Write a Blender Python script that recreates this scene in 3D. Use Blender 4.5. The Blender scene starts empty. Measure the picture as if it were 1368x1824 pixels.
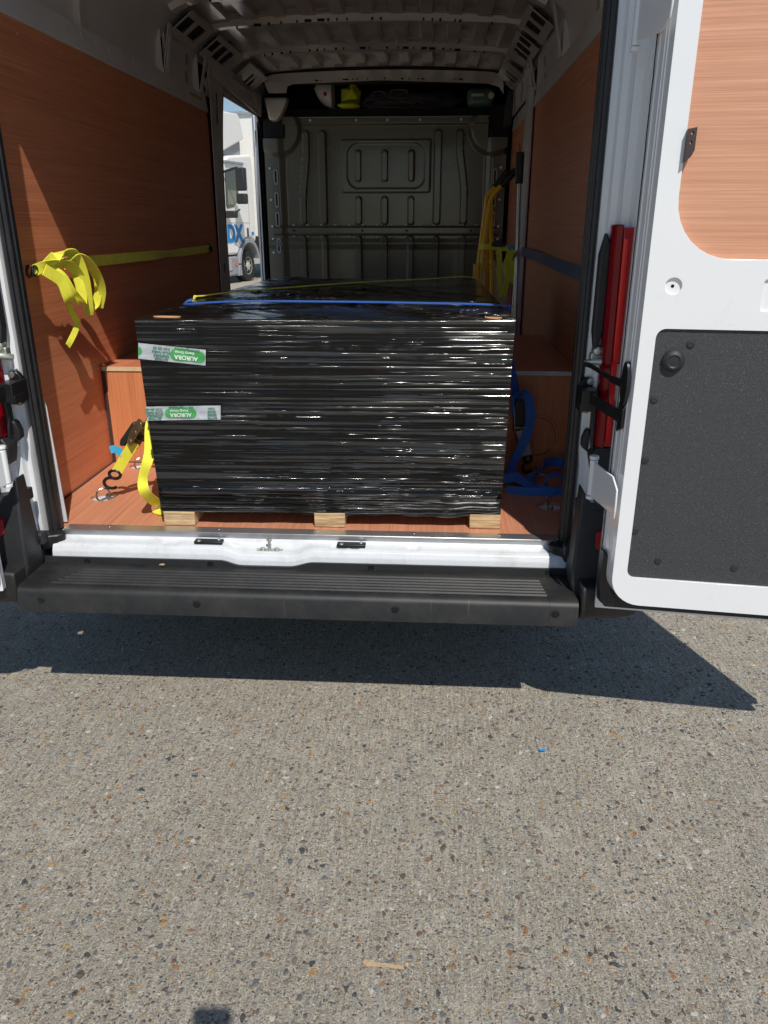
import bpy, bmesh, math, random
import numpy as np
from mathutils import Vector, Matrix
from mathutils.geometry import tessellate_polygon
random.seed(4); rng = np.random.RandomState(7)
S = bpy.context.scene; COL = S.collection
R = math.radians

# ---------------------------------------------------------------- camera, light
PITCH, YAW = R(20.64), R(3.4)
CAM = Vector((0.369, -2.25, 1.48))
fh = Vector((-math.sin(YAW), math.cos(YAW), 0)); rt = Vector((math.cos(YAW), math.sin(YAW), 0))
fw = fh*math.cos(PITCH) - Vector((0, 0, math.sin(PITCH))); up = rt.cross(fw)
cd = bpy.data.cameras.new('camera'); cam = bpy.data.objects.new('camera', cd); COL.objects.link(cam)
m3 = Matrix((rt, up, -fw)).transposed(); cam.matrix_world = Matrix.Translation(CAM) @ m3.to_4x4()
cd.sensor_fit = 'VERTICAL'; cd.sensor_height = 24; cd.lens = 24*1370/1824; cd.clip_start = .02; cd.clip_end = 3000
S.camera = cam

SUN_L = Vector((-.26, .715, -1)).normalized()
w = bpy.data.worlds.new('World'); S.world = w; w.use_nodes = True
nt = w.node_tree; nt.nodes.clear()
sky = nt.nodes.new('ShaderNodeTexSky'); sky.sky_type = 'NISHITA'; sky.sun_disc = False
sky.sun_elevation = math.asin(-SUN_L.z); sky.sun_rotation = math.atan2(-SUN_L.x, -SUN_L.y)
sky.air_density = 1.0; sky.dust_density = .1; sky.ozone_density = 2.5
bg = nt.nodes.new('ShaderNodeBackground'); bg.inputs[1].default_value = .08
out = nt.nodes.new('ShaderNodeOutputWorld')
nt.links.new(sky.outputs[0], bg.inputs[0]); nt.links.new(bg.outputs[0], out.inputs[0])
sd = bpy.data.lights.new('sun', 'SUN'); sd.energy = 4.1; sd.angle = R(.53); sd.color = (1, .955, .89)
so = bpy.data.objects.new('sun', sd); COL.objects.link(so); so.rotation_euler = SUN_L.to_track_quat('-Z', 'Y').to_euler()
so.location = (2, -5, 8)
S.view_settings.view_transform = 'Standard'; S.view_settings.look = 'None'
S.view_settings.exposure = 0; S.view_settings.gamma = 1

# ---------------------------------------------------------------- materials
class NT:
    def __init__(s, name):
        s.m = bpy.data.materials.new(name); s.m.use_nodes = True; s.t = s.m.node_tree
        s.b = s.t.nodes['Principled BSDF']; s.tc = None
    def n(s, typ, **kw):
        x = s.t.nodes.new(typ)
        for k, v in kw.items():
            if k in x.inputs: x.inputs[k].default_value = v
            else: setattr(x, k, v)
        return x
    def l(s, a, b): s.t.links.new(a, b)
    def co(s, scale=(1, 1, 1), rot=(0, 0, 0)):
        if not s.tc: s.tc = s.n('ShaderNodeTexCoord')
        mp = s.n('ShaderNodeMapping'); mp.inputs['Scale'].default_value = scale; mp.inputs['Rotation'].default_value = rot
        s.l(s.tc.outputs['Object'], mp.inputs['Vector']); return mp.outputs[0]
    def noise(s, scale=5, detail=4, sc=(1, 1, 1), rough=.55, rot=(0, 0, 0)):
        x = s.n('ShaderNodeTexNoise'); x.inputs['Scale'].default_value = scale; x.inputs['Detail'].default_value = detail
        x.inputs['Roughness'].default_value = rough
        s.l(s.co(sc, rot), x.inputs['Vector']); return x.outputs['Fac']
    def ramp(s, fac, stops, interp='LINEAR'):
        x = s.n('ShaderNodeValToRGB'); x.color_ramp.interpolation = interp
        e = x.color_ramp.elements
        while len(e) < len(stops): e.new(.5)
        for i, (p, c) in enumerate(stops):
            e[i].position = p; e[i].color = (*c, 1) if len(c) == 3 else c
        s.l(fac, x.inputs[0]); return x.outputs[0]
    def mix(s, fac, a, b, bt='MIX'):
        x = s.n('ShaderNodeMix', data_type='RGBA', blend_type=bt)
        for v, i in ((fac, 0), (a, 6), (b, 7)):
            if isinstance(v, (int, float)): x.inputs[i].default_value = v
            elif isinstance(v, tuple): x.inputs[i].default_value = (*v, 1)
            else: s.l(v, x.inputs[i])
        return x.outputs[2]
    def math(s, op, a, b=0.):
        x = s.n('ShaderNodeMath', operation=op)
        for i, v in enumerate((a, b)):
            if isinstance(v, (int, float)): x.inputs[i].default_value = v
            else: s.l(v, x.inputs[i])
        return x.outputs[0]
    def bump(s, h, strength=.3, dist=.002, prev=None):
        x = s.n('ShaderNodeBump'); x.inputs['Strength'].default_value = strength; x.inputs['Distance'].default_value = dist
        s.l(h, x.inputs['Height'])
        if prev is not None: s.l(prev, x.inputs['Normal'])
        s.l(x.outputs[0], s.b.inputs['Normal']); return x.outputs[0]
    def base(s, c):
        if isinstance(c, tuple): s.b.inputs['Base Color'].default_value = (*c, 1)
        else: s.l(c, s.b.inputs['Base Color'])
    def rough(s, r):
        if isinstance(r, (int, float)): s.b.inputs['Roughness'].default_value = r
        else: s.l(r, s.b.inputs['Roughness'])
G3 = lambda v: (v, v, v)
MT = {}
def simple(name, c, rough=.5, metal=0, coat=0, var=.12, vs=6, bump=0, bs=80, spec=.5):
    m = NT(name); f = m.noise(vs, 5)
    lo = tuple(x*(1-var) for x in c); hi = tuple(min(1, x*(1+var)) for x in c)
    m.base(m.ramp(f, [(.3, lo), (.7, hi)]))
    r2 = m.noise(vs*3, 4); m.rough(m.ramp(r2, [(.3, G3(max(.02, rough*.85))), (.7, G3(min(1, rough*1.15)))]))
    m.b.inputs['Metallic'].default_value = metal; m.b.inputs['Coat Weight'].default_value = coat
    m.b.inputs['Coat Roughness'].default_value = .06; m.b.inputs['Specular IOR Level'].default_value = spec
    if bump: m.bump(m.noise(bs, 3), bump, .002)
    MT[name] = m.m; return m
m = simple('white_paint', (.80, .815, .83), .32, coat=.7, var=.03, vs=3)
d = m.noise(14, 8, rough=.75)
m.base(m.mix(m.ramp(d, [(.60, G3(0)), (.80, G3(.35))]), (.80, .815, .83), (.55, .52, .46)))
m.bump(m.noise(3, 2), .25, .01)
simple('inner_paint', (.50, .47, .44), .20, coat=.5, var=.15, vs=2.5)
simple('inner_paint_side', (.62, .62, .63), .34, coat=.2, var=.10, vs=3)
simple('dark_lining', (.07, .07, .075), .6, var=.1)
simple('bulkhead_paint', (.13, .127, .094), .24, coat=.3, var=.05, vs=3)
simple('bulkhead_edge', (.36, .37, .37), .33, coat=.3, var=.06)
simple('black_plastic', (.022, .023, .025), .5, var=.2, bump=.25, bs=600)
simple('rubber', (.014, .014, .016), .42, var=.25, vs=20)
simple('cab_black', (.010, .010, .011), .8, var=.2)
simple('steel', (.55, .55, .52), .32, metal=1, var=.1)
simple('zinc', (.55, .58, .52), .4, metal=.85, var=.15, vs=30)
simple('brass_zinc', (.42, .34, .20), .38, metal=.9, var=.25, vs=30)
simple('aluminium', (.62, .63, .64), .35, metal=.9, var=.06)
simple('black_metal', (.018, .018, .020), .35, metal=.3, var=.2)
simple('hole_black', (.004, .004, .004), .9, var=.1)
simple('white_metal', (.62, .63, .63), .4, var=.12, vs=12)
simple('brown_plastic', (.055, .035, .032), .5)
simple('lens_bright', (.72, .002, .004), .15, coat=.6)
m = simple('red_lens', (.40, .002, .005), .12, coat=1, var=.05)
m.bump(m.n('ShaderNodeTexWave').outputs['Fac'] if False else m.noise(1, 0, sc=(300, 1, 1)), .15, .001)
simple('dark_red_lens', (.22, .002, .008), .15, coat=.15, spec=.25, var=.1)
simple('clear_lens', (.42, .40, .40), .15, coat=1, var=.25, vs=60)
simple('yellow_paint', (.90, .53, .015), .35, coat=.3, var=.08)
simple('hivis', (.62, .68, .02), .5, var=.08)
simple('helmet_white', (.66, .62, .58), .35, var=.05)
simple('jerry_white', (.80, .78, .80), .45, var=.06)
simple('bottle_green', (.13, .22, .17), .25, coat=.5, var=.15)
simple('cardboard', (.62, .33, .16), .8, var=.1)
simple('ply_stain', (.16, .05, .022), .6)
simple('pale_edge', (.66, .50, .30), .7, var=.1, vs=20)
simple('red_mark', (.35, .02, .02), .5)
simple('tag_blue', (.03, .33, .55), .6)
simple('sky_scrap', (.01, .28, .75), .6)
simple('straw_wood', (.46, .33, .20), .8, vs=200, var=.2)
simple('sticker', (.42, .38, .16), .7, vs=90, var=.35)
simple('lorry_white', (.88, .865, .82), .35, coat=.5, var=.02)
simple('lorry_grey', (.30, .31, .33), .5, var=.08)
simple('lorry_blue', (.0, .24, .60), .5)
simple('glass_dark', (.015, .017, .018), .08, coat=1)
simple('painted_reflection', (.18, .19, .17), .1, coat=1)
simple('tyre', (.02, .02, .021), .8)
simple('wheel_rim', (.52, .50, .44), .5, var=.25, vs=12)
simple('orange_lens', (.6, .12, .05), .2, coat=1)
simple('tape_green', (.05, .34, .08), .3, coat=.6, var=.15, vs=30)
simple('ink_green', (.04, .22, .12), .5)
simple('ink_white', (.72, .80, .74), .4)
simple('phone_black', (.01, .01, .011), .2, coat=1)
m = simple('blanket', (.10, .10, .11), .95, bump=.8, bs=120)

# woven webbing
def webbing(name, c):
    m = NT(name); f = m.noise(300, 2, sc=(1, 1, 1)); g = m.noise(20, 4)
    m.base(m.mix(m.ramp(g, [(.35, G3(0)), (.75, G3(.6))]), c, tuple(x*.72 for x in c)))
    m.rough(.6); m.b.inputs['Sheen Weight'].default_value = .15
    wv = m.n('ShaderNodeTexWave'); wv.inputs['Scale'].default_value = 220; m.l(m.co(), wv.inputs['Vector'])
    m.bump(wv.outputs['Fac'], .25, .001); MT[name] = m.m
webbing('web_yellow', (.90, .86, .06)); webbing('web_blue', (.02, .125, .50)); webbing('web_pale', (.42, .42, .47))
webbing('web_dark_blue', (.03, .045, .14))

# phenolic film-faced plywood: orange brown with fine streaked grain
def ply(name, axis, c1=(.80, .32, .14), c2=(.57, .185, .075)):
    m = NT(name); k = [190, 190, 190]; k[axis] = 1.3; k[1] = 1.3 if name == 'ply_door_sunlit' else k[1]
    k2 = [520, 520, 520]; k2[axis] = 4; k2[1] = 4 if name == 'ply_door_sunlit' else k2[1]
    k3 = [30, 30, 30]; k3[axis] = 1.1; k3[1] = 1.1 if name == 'ply_door_sunlit' else k3[1]
    a = m.noise(1, 6, sc=tuple(k), rough=.65); b = m.noise(1, 3, sc=tuple(k2), rough=.7); c = m.noise(1, 3, sc=tuple(k3))
    col = m.mix(m.ramp(a, [(.33, G3(0)), (.66, G3(1))]), c2, c1)
    col = m.mix(m.ramp(b, [(.35, G3(.55)), (.62, G3(0))]), col, tuple(x*.62 for x in c2))
    col = m.mix(m.ramp(c, [(.3, G3(.0)), (.75, G3(.35))]), col, c1)
    pale = m.noise(1, 2, sc=tuple(x*1.7 for x in k2), rough=.6)
    col = m.mix(m.ramp(pale, [(.66, G3(0)), (.76, G3(.5))]), col, (.80, .45, .26))
    sc = m.noise(4, 7, rough=.8)
    col = m.mix(m.ramp(sc, [(.66, G3(0)), (.74, G3(.18))]), col, (.55, .42, .34))
    m.base(col); m.rough(.40); m.b.inputs['Coat Weight'].default_value = .15
    m.b.inputs['Coat Roughness'].default_value = .25
    m.bump(b, .25, .001); MT[name] = m.m
ply('ply_long', 1, (.76, .29, .145), (.54, .165, .075)); ply('ply_up', 2); ply('ply_floor', 1, (.70, .32, .185), (.50, .19, .098))
ply('ply_door_sunlit', 0, (.73, .385, .245), (.60, .275, .155))  # same ply as the walls; its paleness in direct sun is put into the colour

# rough sawn softwood / chipboard pallet feet
m = NT('pallet_wood'); a = m.noise(1, 6, sc=(9, 9, 160), rough=.7); b = m.noise(120, 4)
m.base(m.mix(m.ramp(a, [(.35, G3(0)), (.62, G3(1))]), (.30, .17, .08), (.66, .49, .27)))
m.rough(.85); m.bump(a, .8, .004); MT['pallet_wood'] = m.m

# black stretch film: taut horizontal pleats
def film(name, rot, sc, amp=1.0):
    m = NT(name); m.base((.004, .004, .0038))
    a = m.noise(1, 1.6, sc=sc, rough=.55, rot=rot); b = m.noise(1, 2, sc=tuple(x*2.9 for x in sc), rot=tuple(x+.02 for x in rot))
    a2 = m.noise(1, 2, sc=tuple(x*1.7 if x > 20 else x*2.6 for x in sc), rot=tuple(x-.035 for x in rot))
    msk = m.noise(2.6, 4, rough=.6); mk = m.ramp(msk, [(.34, G3(.15)), (.48, G3(1))])
    msk2 = m.noise(5, 4, rough=.65); mk2 = m.ramp(msk2, [(.50, G3(0)), (.60, G3(1))])
    f1 = m.math('MULTIPLY', m.ramp(a, [(.50, G3(0)), (.565, G3(1))]), mk); f2 = m.math('MULTIPLY', m.ramp(a2, [(.53, G3(0)), (.59, G3(.8))]), mk2)
    a3 = m.noise(1, 1.5, sc=tuple(x*1.35 if x > 20 else x*.8 for x in sc), rot=tuple(x+.045 if i_ == 1 else x+.03*(name != 'stretch_film') for i_, x in enumerate(rot)))
    msk3 = m.noise(3.3, 3, rough=.6, sc=(1.3, 1.3, 1.3)); f3 = m.math('MULTIPLY', m.ramp(a3, [(.57, G3(0)), (.63, G3(.9))]), m.ramp(msk3, [(.48, G3(0)), (.54, G3(1))]))
    f = m.math('MAXIMUM', m.math('MAXIMUM', f1, f2), f3)
    m.l(m.ramp(f, [(0, G3(.30)), (.8, G3(.9))]), m.b.inputs['Specular IOR Level']); m.l(m.ramp(f, [(0, G3(0)), (.8, G3(.8))]), m.b.inputs['Coat Weight'])
    m.b.inputs['Coat Roughness'].default_value = .2
    d = m.noise(9, 5); m.rough(m.ramp(d, [(.35, G3(.08)), (.75, G3(.20))]))
    n1 = m.bump(f, .5*amp, .0042); n2 = m.bump(b, .30*amp, .0012, n1); m.l(n2, m.b.inputs['Coat Normal'])
    MT[name] = m.m
film('stretch_film', (0, R(.8), 0), (.95, .95, 96), .85)
film('stretch_film_top', (0, 0, R(28)), (2, 60, 2), 1.8)

# silver parcel tape with creases
m = NT('tape_silver'); a = m.noise(25, 6, sc=(1, 1, 2.2), rough=.7)
m.base(m.ramp(a, [(.3, (.40, .43, .46)), (.62, (.56, .60, .63)), (.75, (.85, .88, .88))])); m.rough(.3)
m.b.inputs['Metallic'].default_value = .2; m.bump(a, .8, .003); MT['tape_silver'] = m.m

# dusty bumper plastic
m = NT('bumper_plastic'); a = m.noise(7, 8, rough=.75); b = m.noise(60, 6, rough=.8); c = m.noise(1, 5, sc=(50, 6, 4), rough=.7)
col = m.mix(m.ramp(a, [(.42, G3(0)), (.72, G3(.55))]), (.010, .011, .012), (.050, .045, .038))
col = m.mix(m.ramp(b, [(.62, G3(0)), (.72, G3(.30))]), col, (.12, .11, .095))
col = m.mix(m.ramp(c, [(.66, G3(0)), (.78, G3(.4))]), col, (.16, .15, .135))
m.base(col); m.rough(.52); m.bump(m.noise(500, 2), .3, .001); MT['bumper_plastic'] = m.m
# scuffed sill paint
m = NT('sill_paint'); a = m.noise(9, 9, rough=.8); b = m.noise(1, 6, sc=(6, 60, 60), rough=.7)
col = m.mix(m.ramp(a, [(.48, G3(0)), (.72, G3(.6))]), (.66, .68, .70), (.40, .39, .37))
col = m.mix(m.ramp(b, [(.70, G3(0)), (.75, G3(.8))]), col, (.16, .16, .17))
m.base(col); m.rough(.35); m.b.inputs['Coat Weight'].default_value = .5; m.bump(m.noise(18, 3), .35, .006); MT['sill_paint'] = m.m
# stippled grey door trim board
m = NT('trim_board'); a = m.noise(420, 3, rough=.8); b = m.noise(900, 2)
col = m.ramp(a, [(.40, (.030, .032, .036)), (.60, (.055, .058, .063)), (.72, (.20, .21, .22))])
m.base(col); m.rough(.6); m.bump(a, .7, .002); MT['trim_board'] = m.m

# concrete apron with exposed flint gravel
m = NT('gravel_concrete')
fine = m.noise(230, 5, rough=.85); mid = m.noise(75, 5, rough=.75); big = m.noise(1.3, 6, rough=.6); brush = m.noise(1, 5, sc=(120, 11, 1), rot=(0, 0, R(4)), rough=.65)
patch = m.noise(9, 5, rough=.7)
cem = m.mix(m.ramp(fine, [(.38, G3(0)), (.61, G3(1))]), (.135, .112, .080), (1.0, .915, .745))
cem = m.mix(m.ramp(mid, [(.36, G3(.6)), (.56, G3(0))]), cem, (.20, .175, .14))
cem = m.mix(m.ramp(brush, [(.38, G3(.5)), (.58, G3(0))]), cem, (.22, .195, .155))
cem = m.mix(m.ramp(patch, [(.50, G3(0)), (.68, G3(.30))]), cem, (.80, .74, .62))
cem = m.mix(m.ramp(big, [(.35, G3(.22)), (.65, G3(0))]), cem, (.30, .27, .22))
hs = m.math('MULTIPLY', fine, 1.0)
hs = m.math('ADD', hs, m.math('MULTIPLY', mid, 1.3)); hs = m.math('ADD', hs, m.math('MULTIPLY', brush, 2.2))
col = cem; hgt = hs
for k, (scale, thr, keep, ax) in enumerate(((170, .38, .34, .8), (100, .38, .33, 1.3), (62, .35, .30, .75), (40, .27, .14, 1.4))):
    mp = m.co((1, ax, 1), (0, 0, R(35*k)))
    nz = m.n('ShaderNodeTexNoise'); nz.inputs['Scale'].default_value = scale*.9; nz.inputs['Detail'].default_value = 1; m.l(mp, nz.inputs['Vector'])
    sc_ = m.n('ShaderNodeVectorMath', operation='SCALE'); m.l(nz.outputs['Color'], sc_.inputs[0]); sc_.inputs['Scale'].default_value = 1.1/scale
    off = m.n('ShaderNodeVectorMath', operation='ADD'); m.l(mp, off.inputs[0]); m.l(sc_.outputs[0], off.inputs[1])
    v = m.n('ShaderNodeTexVoronoi', feature='F1', voronoi_dimensions='2D'); v.inputs['Scale'].default_value = scale; m.l(off.outputs[0], v.inputs['Vector'])
    sep = m.n('ShaderNodeSeparateColor'); m.l(v.outputs['Color'], sep.inputs[0])
    t = m.math('MULTIPLY', m.math('ADD', sep.outputs[1], .45), thr/1.2)
    msk = m.math('MULTIPLY', m.math('LESS_THAN', v.outputs['Distance'], t), m.math('LESS_THAN', sep.outputs[0], keep))
    stone = m.ramp(sep.outputs[2], [(0, (.05, .053, .062)), (.06, (.14, .14, .142)), (.13, (.34, .32, .285)), (.32, (.24, .19, .145)), (.43, (.40, .38, .34)),
        (.53, (.36, .27, .17)), (.62, (.19, .195, .20)), (.70, (.52, .49, .42)), (.76, (.20, .10, .05)), (.815, (.42, .19, .06)), (.865, (.58, .33, .10)), (.905, (.12, .085, .06)), (.94, (.74, .71, .62))], 'CONSTANT')
    stone = m.mix(m.ramp(fine, [(.3, G3(0)), (.7, G3(.22))]), stone, G3(.34))
    col = m.mix(m.math('MULTIPLY', msk, .93), col, stone)
    dome = m.math('MULTIPLY', m.math('MULTIPLY', m.math('SUBTRACT', t, v.outputs['Distance']), msk), 1.6)
    hgt = m.math('ADD', hgt, dome)
m.base(col); m.rough(.82); m.b.inputs['Specular IOR Level'].default_value = .35
m.bump(hgt, .9, .006); MT['gravel_concrete'] = m.m

# ---------------------------------------------------------------- mesh helpers
class MB:
    def __init__(s): s.v = []; s.f = []
    def add(s, vs, fs):
        o = len(s.v); s.v += [tuple(x) for x in vs]; s.f += [tuple(i+o for i in f) for f in fs]; return s
    def box(s, x0, x1, y0, y1, z0, z1, M=None):
        vs = [Vector((x, y, z)) for z in (z0, z1) for y in (y0, y1) for x in (x0, x1)]
        if M: vs = [M @ p for p in vs]
        return s.add(vs, [(0, 2, 3, 1), (4, 5, 7, 6), (0, 1, 5, 4), (2, 6, 7, 3), (0, 4, 6, 2), (1, 3, 7, 5)])
    def rings(s, rings, closed=False, caps=True):
        n = len(rings[0]); o = [p for r in rings for p in r]; fs = []
        m_ = len(rings)
        for i in range(m_ if closed else m_-1):
            j = (i+1) % m_
            for k in range(n): fs.append((i*n+k, i*n+(k+1) % n, j*n+(k+1) % n, j*n+k))
        if caps and not closed: fs += [tuple(range(n))[::-1], tuple(range((m_-1)*n, m_*n))]
        return s.add(o, fs)
    def tube(s, pts, r, n=10, closed=False, rs=None):
        pts = [Vector(p) for p in pts]; rings = []; prev = None
        for i, p in enumerate(pts):
            if closed: t = pts[(i+1) % len(pts)]-pts[i-1]
            else: t = pts[min(i+1, len(pts)-1)]-pts[max(i-1, 0)]
            t.normalize()
            if prev is None: a = t.orthogonal().normalized()
            else: a = (prev-t*prev.dot(t)).normalized()
            prev = a; b = t.cross(a); rr = rs[i] if rs else r
            rings.append([p+a*rr*math.cos(2*math.pi*k/n)+b*rr*math.sin(2*math.pi*k/n) for k in range(n)])
        return s.rings(rings, closed)
    def cyl(s, p0, p1, r, r1=None, n=20): return s.tube([p0, p1], r, n, rs=[r, r if r1 is None else r1])
    def lathe(s, c, axis, prof, n=24):      # prof: (along, radius)
        c = Vector(c); ax = Vector(axis).normalized(); a = ax.orthogonal().normalized(); b = ax.cross(a)
        return s.rings([[c+ax*h+(a*math.cos(2*math.pi*k/n)+b*math.sin(2*math.pi*k/n))*max(r, 1e-5) for k in range(n)] for h, r in prof])
    def plate(s, outer, holes, fn, th):     # flat plate with real holes; fn(u, v, depth) -> xyz
        loops = [outer]+list(holes); flat = [p for l in loops for p in l]
        tris = tessellate_polygon([[Vector((p[0], p[1], 0)) for p in l] for l in loops])
        n = len(flat); vs = [fn(p[0], p[1], 0) for p in flat]+[fn(p[0], p[1], th) for p in flat]
        fs = [tuple(t) for t in tris]+[tuple(i+n for i in t)[::-1] for t in tris]; o = 0
        for l in loops:
            k = len(l)
            for i in range(k): a, b = o+i, o+(i+1) % k; fs.append((a, b, b+n, a+n))
            o += k
        return s.add(vs, fs)
    def grid(s, fn, nu, nv):
        vs = [fn(i/nu, j/nv) for j in range(nv+1) for i in range(nu+1)]; w_ = nu+1
        return s.add(vs, [(j*w_+i, j*w_+i+1, (j+1)*w_+i+1, (j+1)*w_+i) for j in range(nv) for i in range(nu)])
    def extrude(s, prof, a, b, fn):         # closed 2-D profile swept straight; fn(u, v, t)
        return s.rings([[fn(u, v, a) for u, v in prof], [fn(u, v, b) for u, v in prof]])
    def ribbon(s, pts, wd, wth, th=.0018, sub=6):
        P = catmull([Vector(p) for p in pts], sub); W = catmull([Vector(x) for x in wd], sub) if isinstance(wd, list) else [Vector(wd)]*len(P)
        rings = []
        for i, p in enumerate(P):
            t = (P[min(i+1, len(P)-1)]-P[max(i-1, 0)]).normalized(); x = W[i]-t*W[i].dot(t)
            x = x.normalized() if x.length > 1e-4 else t.orthogonal().normalized()
            n_ = t.cross(x)
            rings.append([p+x*wth/2+n_*th, p-x*wth/2+n_*th, p-x*wth/2-n_*th, p+x*wth/2-n_*th])
        return s.rings(rings)
    def build(s, name, mat, parent=None, smooth=35, bevel=0, seg=2):
        me = bpy.data.meshes.new(name); me.from_pydata([tuple(x) for x in s.v], [], s.f)
        bm = bmesh.new(); bm.from_mesh(me); bmesh.ops.recalc_face_normals(bm, faces=bm.faces); bm.to_mesh(me); bm.free()
        me.materials.append(MT[mat])
        if smooth:
            me.polygons.foreach_set('use_smooth', [True]*len(me.polygons)); me.set_sharp_from_angle(angle=R(smooth))
        o = bpy.data.objects.new(name, me); COL.objects.link(o)
        if parent: o.parent = parent
        if bevel:
            b = o.modifiers.new('edge', 'BEVEL'); b.width = bevel; b.segments = seg; b.limit_method = 'ANGLE'; b.angle_limit = R(35)
        return o
def build_each(s, name, mat, parent=None, **k):
    par = list(range(len(s.v)))
    def fd(a):
        while par[a] != a: par[a] = par[par[a]]; a = par[a]
        return a
    for f in s.f:
        for q in f[1:]: par[fd(q)] = fd(f[0])
    gr = {}
    for f in s.f: gr.setdefault(fd(f[0]), []).append(f)
    for fs in gr.values():
        ids = sorted({q for f in fs for q in f}); mp = {q: n_ for n_, q in enumerate(ids)}
        m_ = MB(); m_.add([s.v[q] for q in ids], [tuple(mp[q] for q in f) for f in fs]); o = m_.build(name, mat, parent, **k)
    return o
MB.build_each = build_each
def catmull(P, sub):
    if sub <= 1 or len(P) < 3: return P
    o = []; Q = [P[0]*2-P[1]]+P+[P[-1]*2-P[-2]]
    for i in range(1, len(Q)-2):
        a, b, c, d_ = Q[i-1:i+3]
        for k in range(sub):
            t = k/sub; o.append(.5*((2*b)+(c-a)*t+(2*a-5*b+4*c-d_)*t*t+(3*b-a-3*c+d_)*t**3))
    return o+[P[-1]]
def rrect(x0, x1, y0, y1, r, n=5):
    rs = r if isinstance(r, (list, tuple)) else [r]*4; o = []
    for (cx, cy, a, q) in ((x1, y1, 0, 0), (x0, y1, 90, 1), (x0, y0, 180, 2), (x1, y0, 270, 3)):
        rr = rs[q]; sx = -1 if cx == x1 else 1; sy = -1 if cy == y1 else 1
        for k in range(n+1):
            t = R(a+90*k/n); o.append((cx+sx*rr+rr*math.cos(t), cy+sy*rr+rr*math.sin(t)))
    return o
def ell(cx, cy, rx, ry=None, n=20): ry = rx if ry is None else ry; return [(cx+rx*math.cos(2*math.pi*k/n), cy+ry*math.sin(2*math.pi*k/n)) for k in range(n)]
def empty(name, loc=(0, 0, 0), **k):
    o = bpy.data.objects.new(name, None); COL.objects.link(o); o.location = loc; o.empty_display_size = .1; tag(o, **k); return o
def tag(o, label=None, cat=None, group=None, kind=None):
    for a, b in (('label', label), ('category', cat), ('group', group), ('kind', kind)):
        if b: o[a] = b
    return o
def rebase(root, loc):        # put an Empty at its thing's base; children keep world coordinates
    root.location = loc
    for c in root.children: c.matrix_parent_inverse = Matrix.Translation(-Vector(loc))
def text(body, size, mat, name, M, parent, ext=.0004, bold=0):
    cu = bpy.data.curves.new(name, 'FONT'); cu.body = body; cu.size = size; cu.extrude = ext; cu.offset = bold; cu.align_x = 'CENTER'; cu.align_y = 'CENTER'
    t = bpy.data.objects.new(name, cu); COL.objects.link(t)
    me = bpy.data.meshes.new_from_object(t.evaluated_get(bpy.context.evaluated_depsgraph_get())); bpy.data.objects.remove(t)
    me.materials.clear(); me.materials.append(MT[mat]); me.transform(M)
    o = bpy.data.objects.new(name, me); COL.objects.link(o); o.parent = parent; return o
XYZ = lambda x, y, z: Vector((x, y, z))

# ---------------------------------------------------------------- ground
mb = MB()
mb.add([(-200, -150, 0), (200, -150, 0), (200, 400, 0), (-200, 400, 0)], [(0, 1, 2, 3)])
g = mb.build('ground', 'gravel_concrete', smooth=0); tag(g, 'grey concrete apron full of brown, black and white flint gravel', 'ground', kind='structure')

# ---------------------------------------------------------------- the van
F = .55            # load floor height
van = empty('panel_van', label='white panel van seen from behind with open rear doors and ply-lined load bay', cat='van')
V = lambda mb, name, mat, **k: (mb.build_each if k.pop('loose', 0) else mb.build)(name, mat, k.pop('parent', van), **k)
WX = .935          # ply face on both sides
YB = 4.05          # bulkhead

# floor with round tie-down holes
holes = [ell(sx*.80, y, .045, .045) for sx in (-1, 1) for y in (.31, .69)]
mb = MB(); mb.plate([(-WX, .03), (WX, .03), (WX, YB), (-WX, YB)], holes, lambda u, v, d: XYZ(u, v, F-d), .012); V(mb, 'floor_panel', 'ply_floor', smooth=0)
mb = MB(); mb.box(-.98, .98, .03, 5.4, F-.10, F-.04); mb.box(-.95, .95, .1, 5.4, .30, F-.10); V(mb, 'underbody', 'black_plastic', smooth=0)
for (cx, cy) in [(sx*.80, y) for sx in (-1, 1) for y in (.31, .69)]:
    mb = MB(); mb.lathe((cx, cy, F-.038), (0, 0, 1), [(0, .0), (0, .03), (.004, .040), (.024, .0449), (.0262, .0449), (.0262, .043), (.006, .038), (.003, .028), (.003, 0)], 28)
    dish = V(mb, 'tie_down_cup', 'white_metal')
    mb = MB(); a = 35 if cx < 0 else 100
    ring = [Vector((cx, cy, F-.02)) + Vector((.024*math.cos(t)*math.cos(R(a)), .024*math.cos(t)*math.sin(R(a)), .026+.026*math.sin(t))) for t in [2*math.pi*k/20 for k in range(20)]]
    mb.tube(ring, .0035, 8, closed=True); mb.box(cx-.012, cx+.012, cy-.006, cy+.006, F-.034, F-.018); V(mb, 'tie_down_ring', 'steel', parent=dish)
mb = MB(); mb.box(-WX, -WX+.007, .05, .737, F+.0006, F+.003); mb.box(-WX, -.66, .731, .737, F+.0008, F+.003); V(mb, 'floor_gap', 'brown_plastic', smooth=0)
mb = MB(); mb.plate([(-.845, .555), (-.812, .555), (-.822, .94), (-.830, .975), (-.845, .98)], [], lambda u, v, d: XYZ(u, .043+d, v), .006); V(mb, 'pillar_flange', 'inner_paint_side', bevel=.002)
# aluminium threshold strip
mb = MB(); mb.box(-.80, .775, -.012, .034, F+.001, F+.004); mb.box(-.80, .775, -.015, -.012, F-.014, F+.004)
st = V(mb, 'threshold_strip', 'aluminium', bevel=.001)
mb = MB()
for x in (-.66, -.3, .02, .33, .6): mb.lathe((x, .02, F+.004), (0, 0, 1), [(0, .004), (.0015, .0035), (.002, 0)], 10)
V(mb, 'strip_screw', 'steel', parent=st, loose=1)

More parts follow.
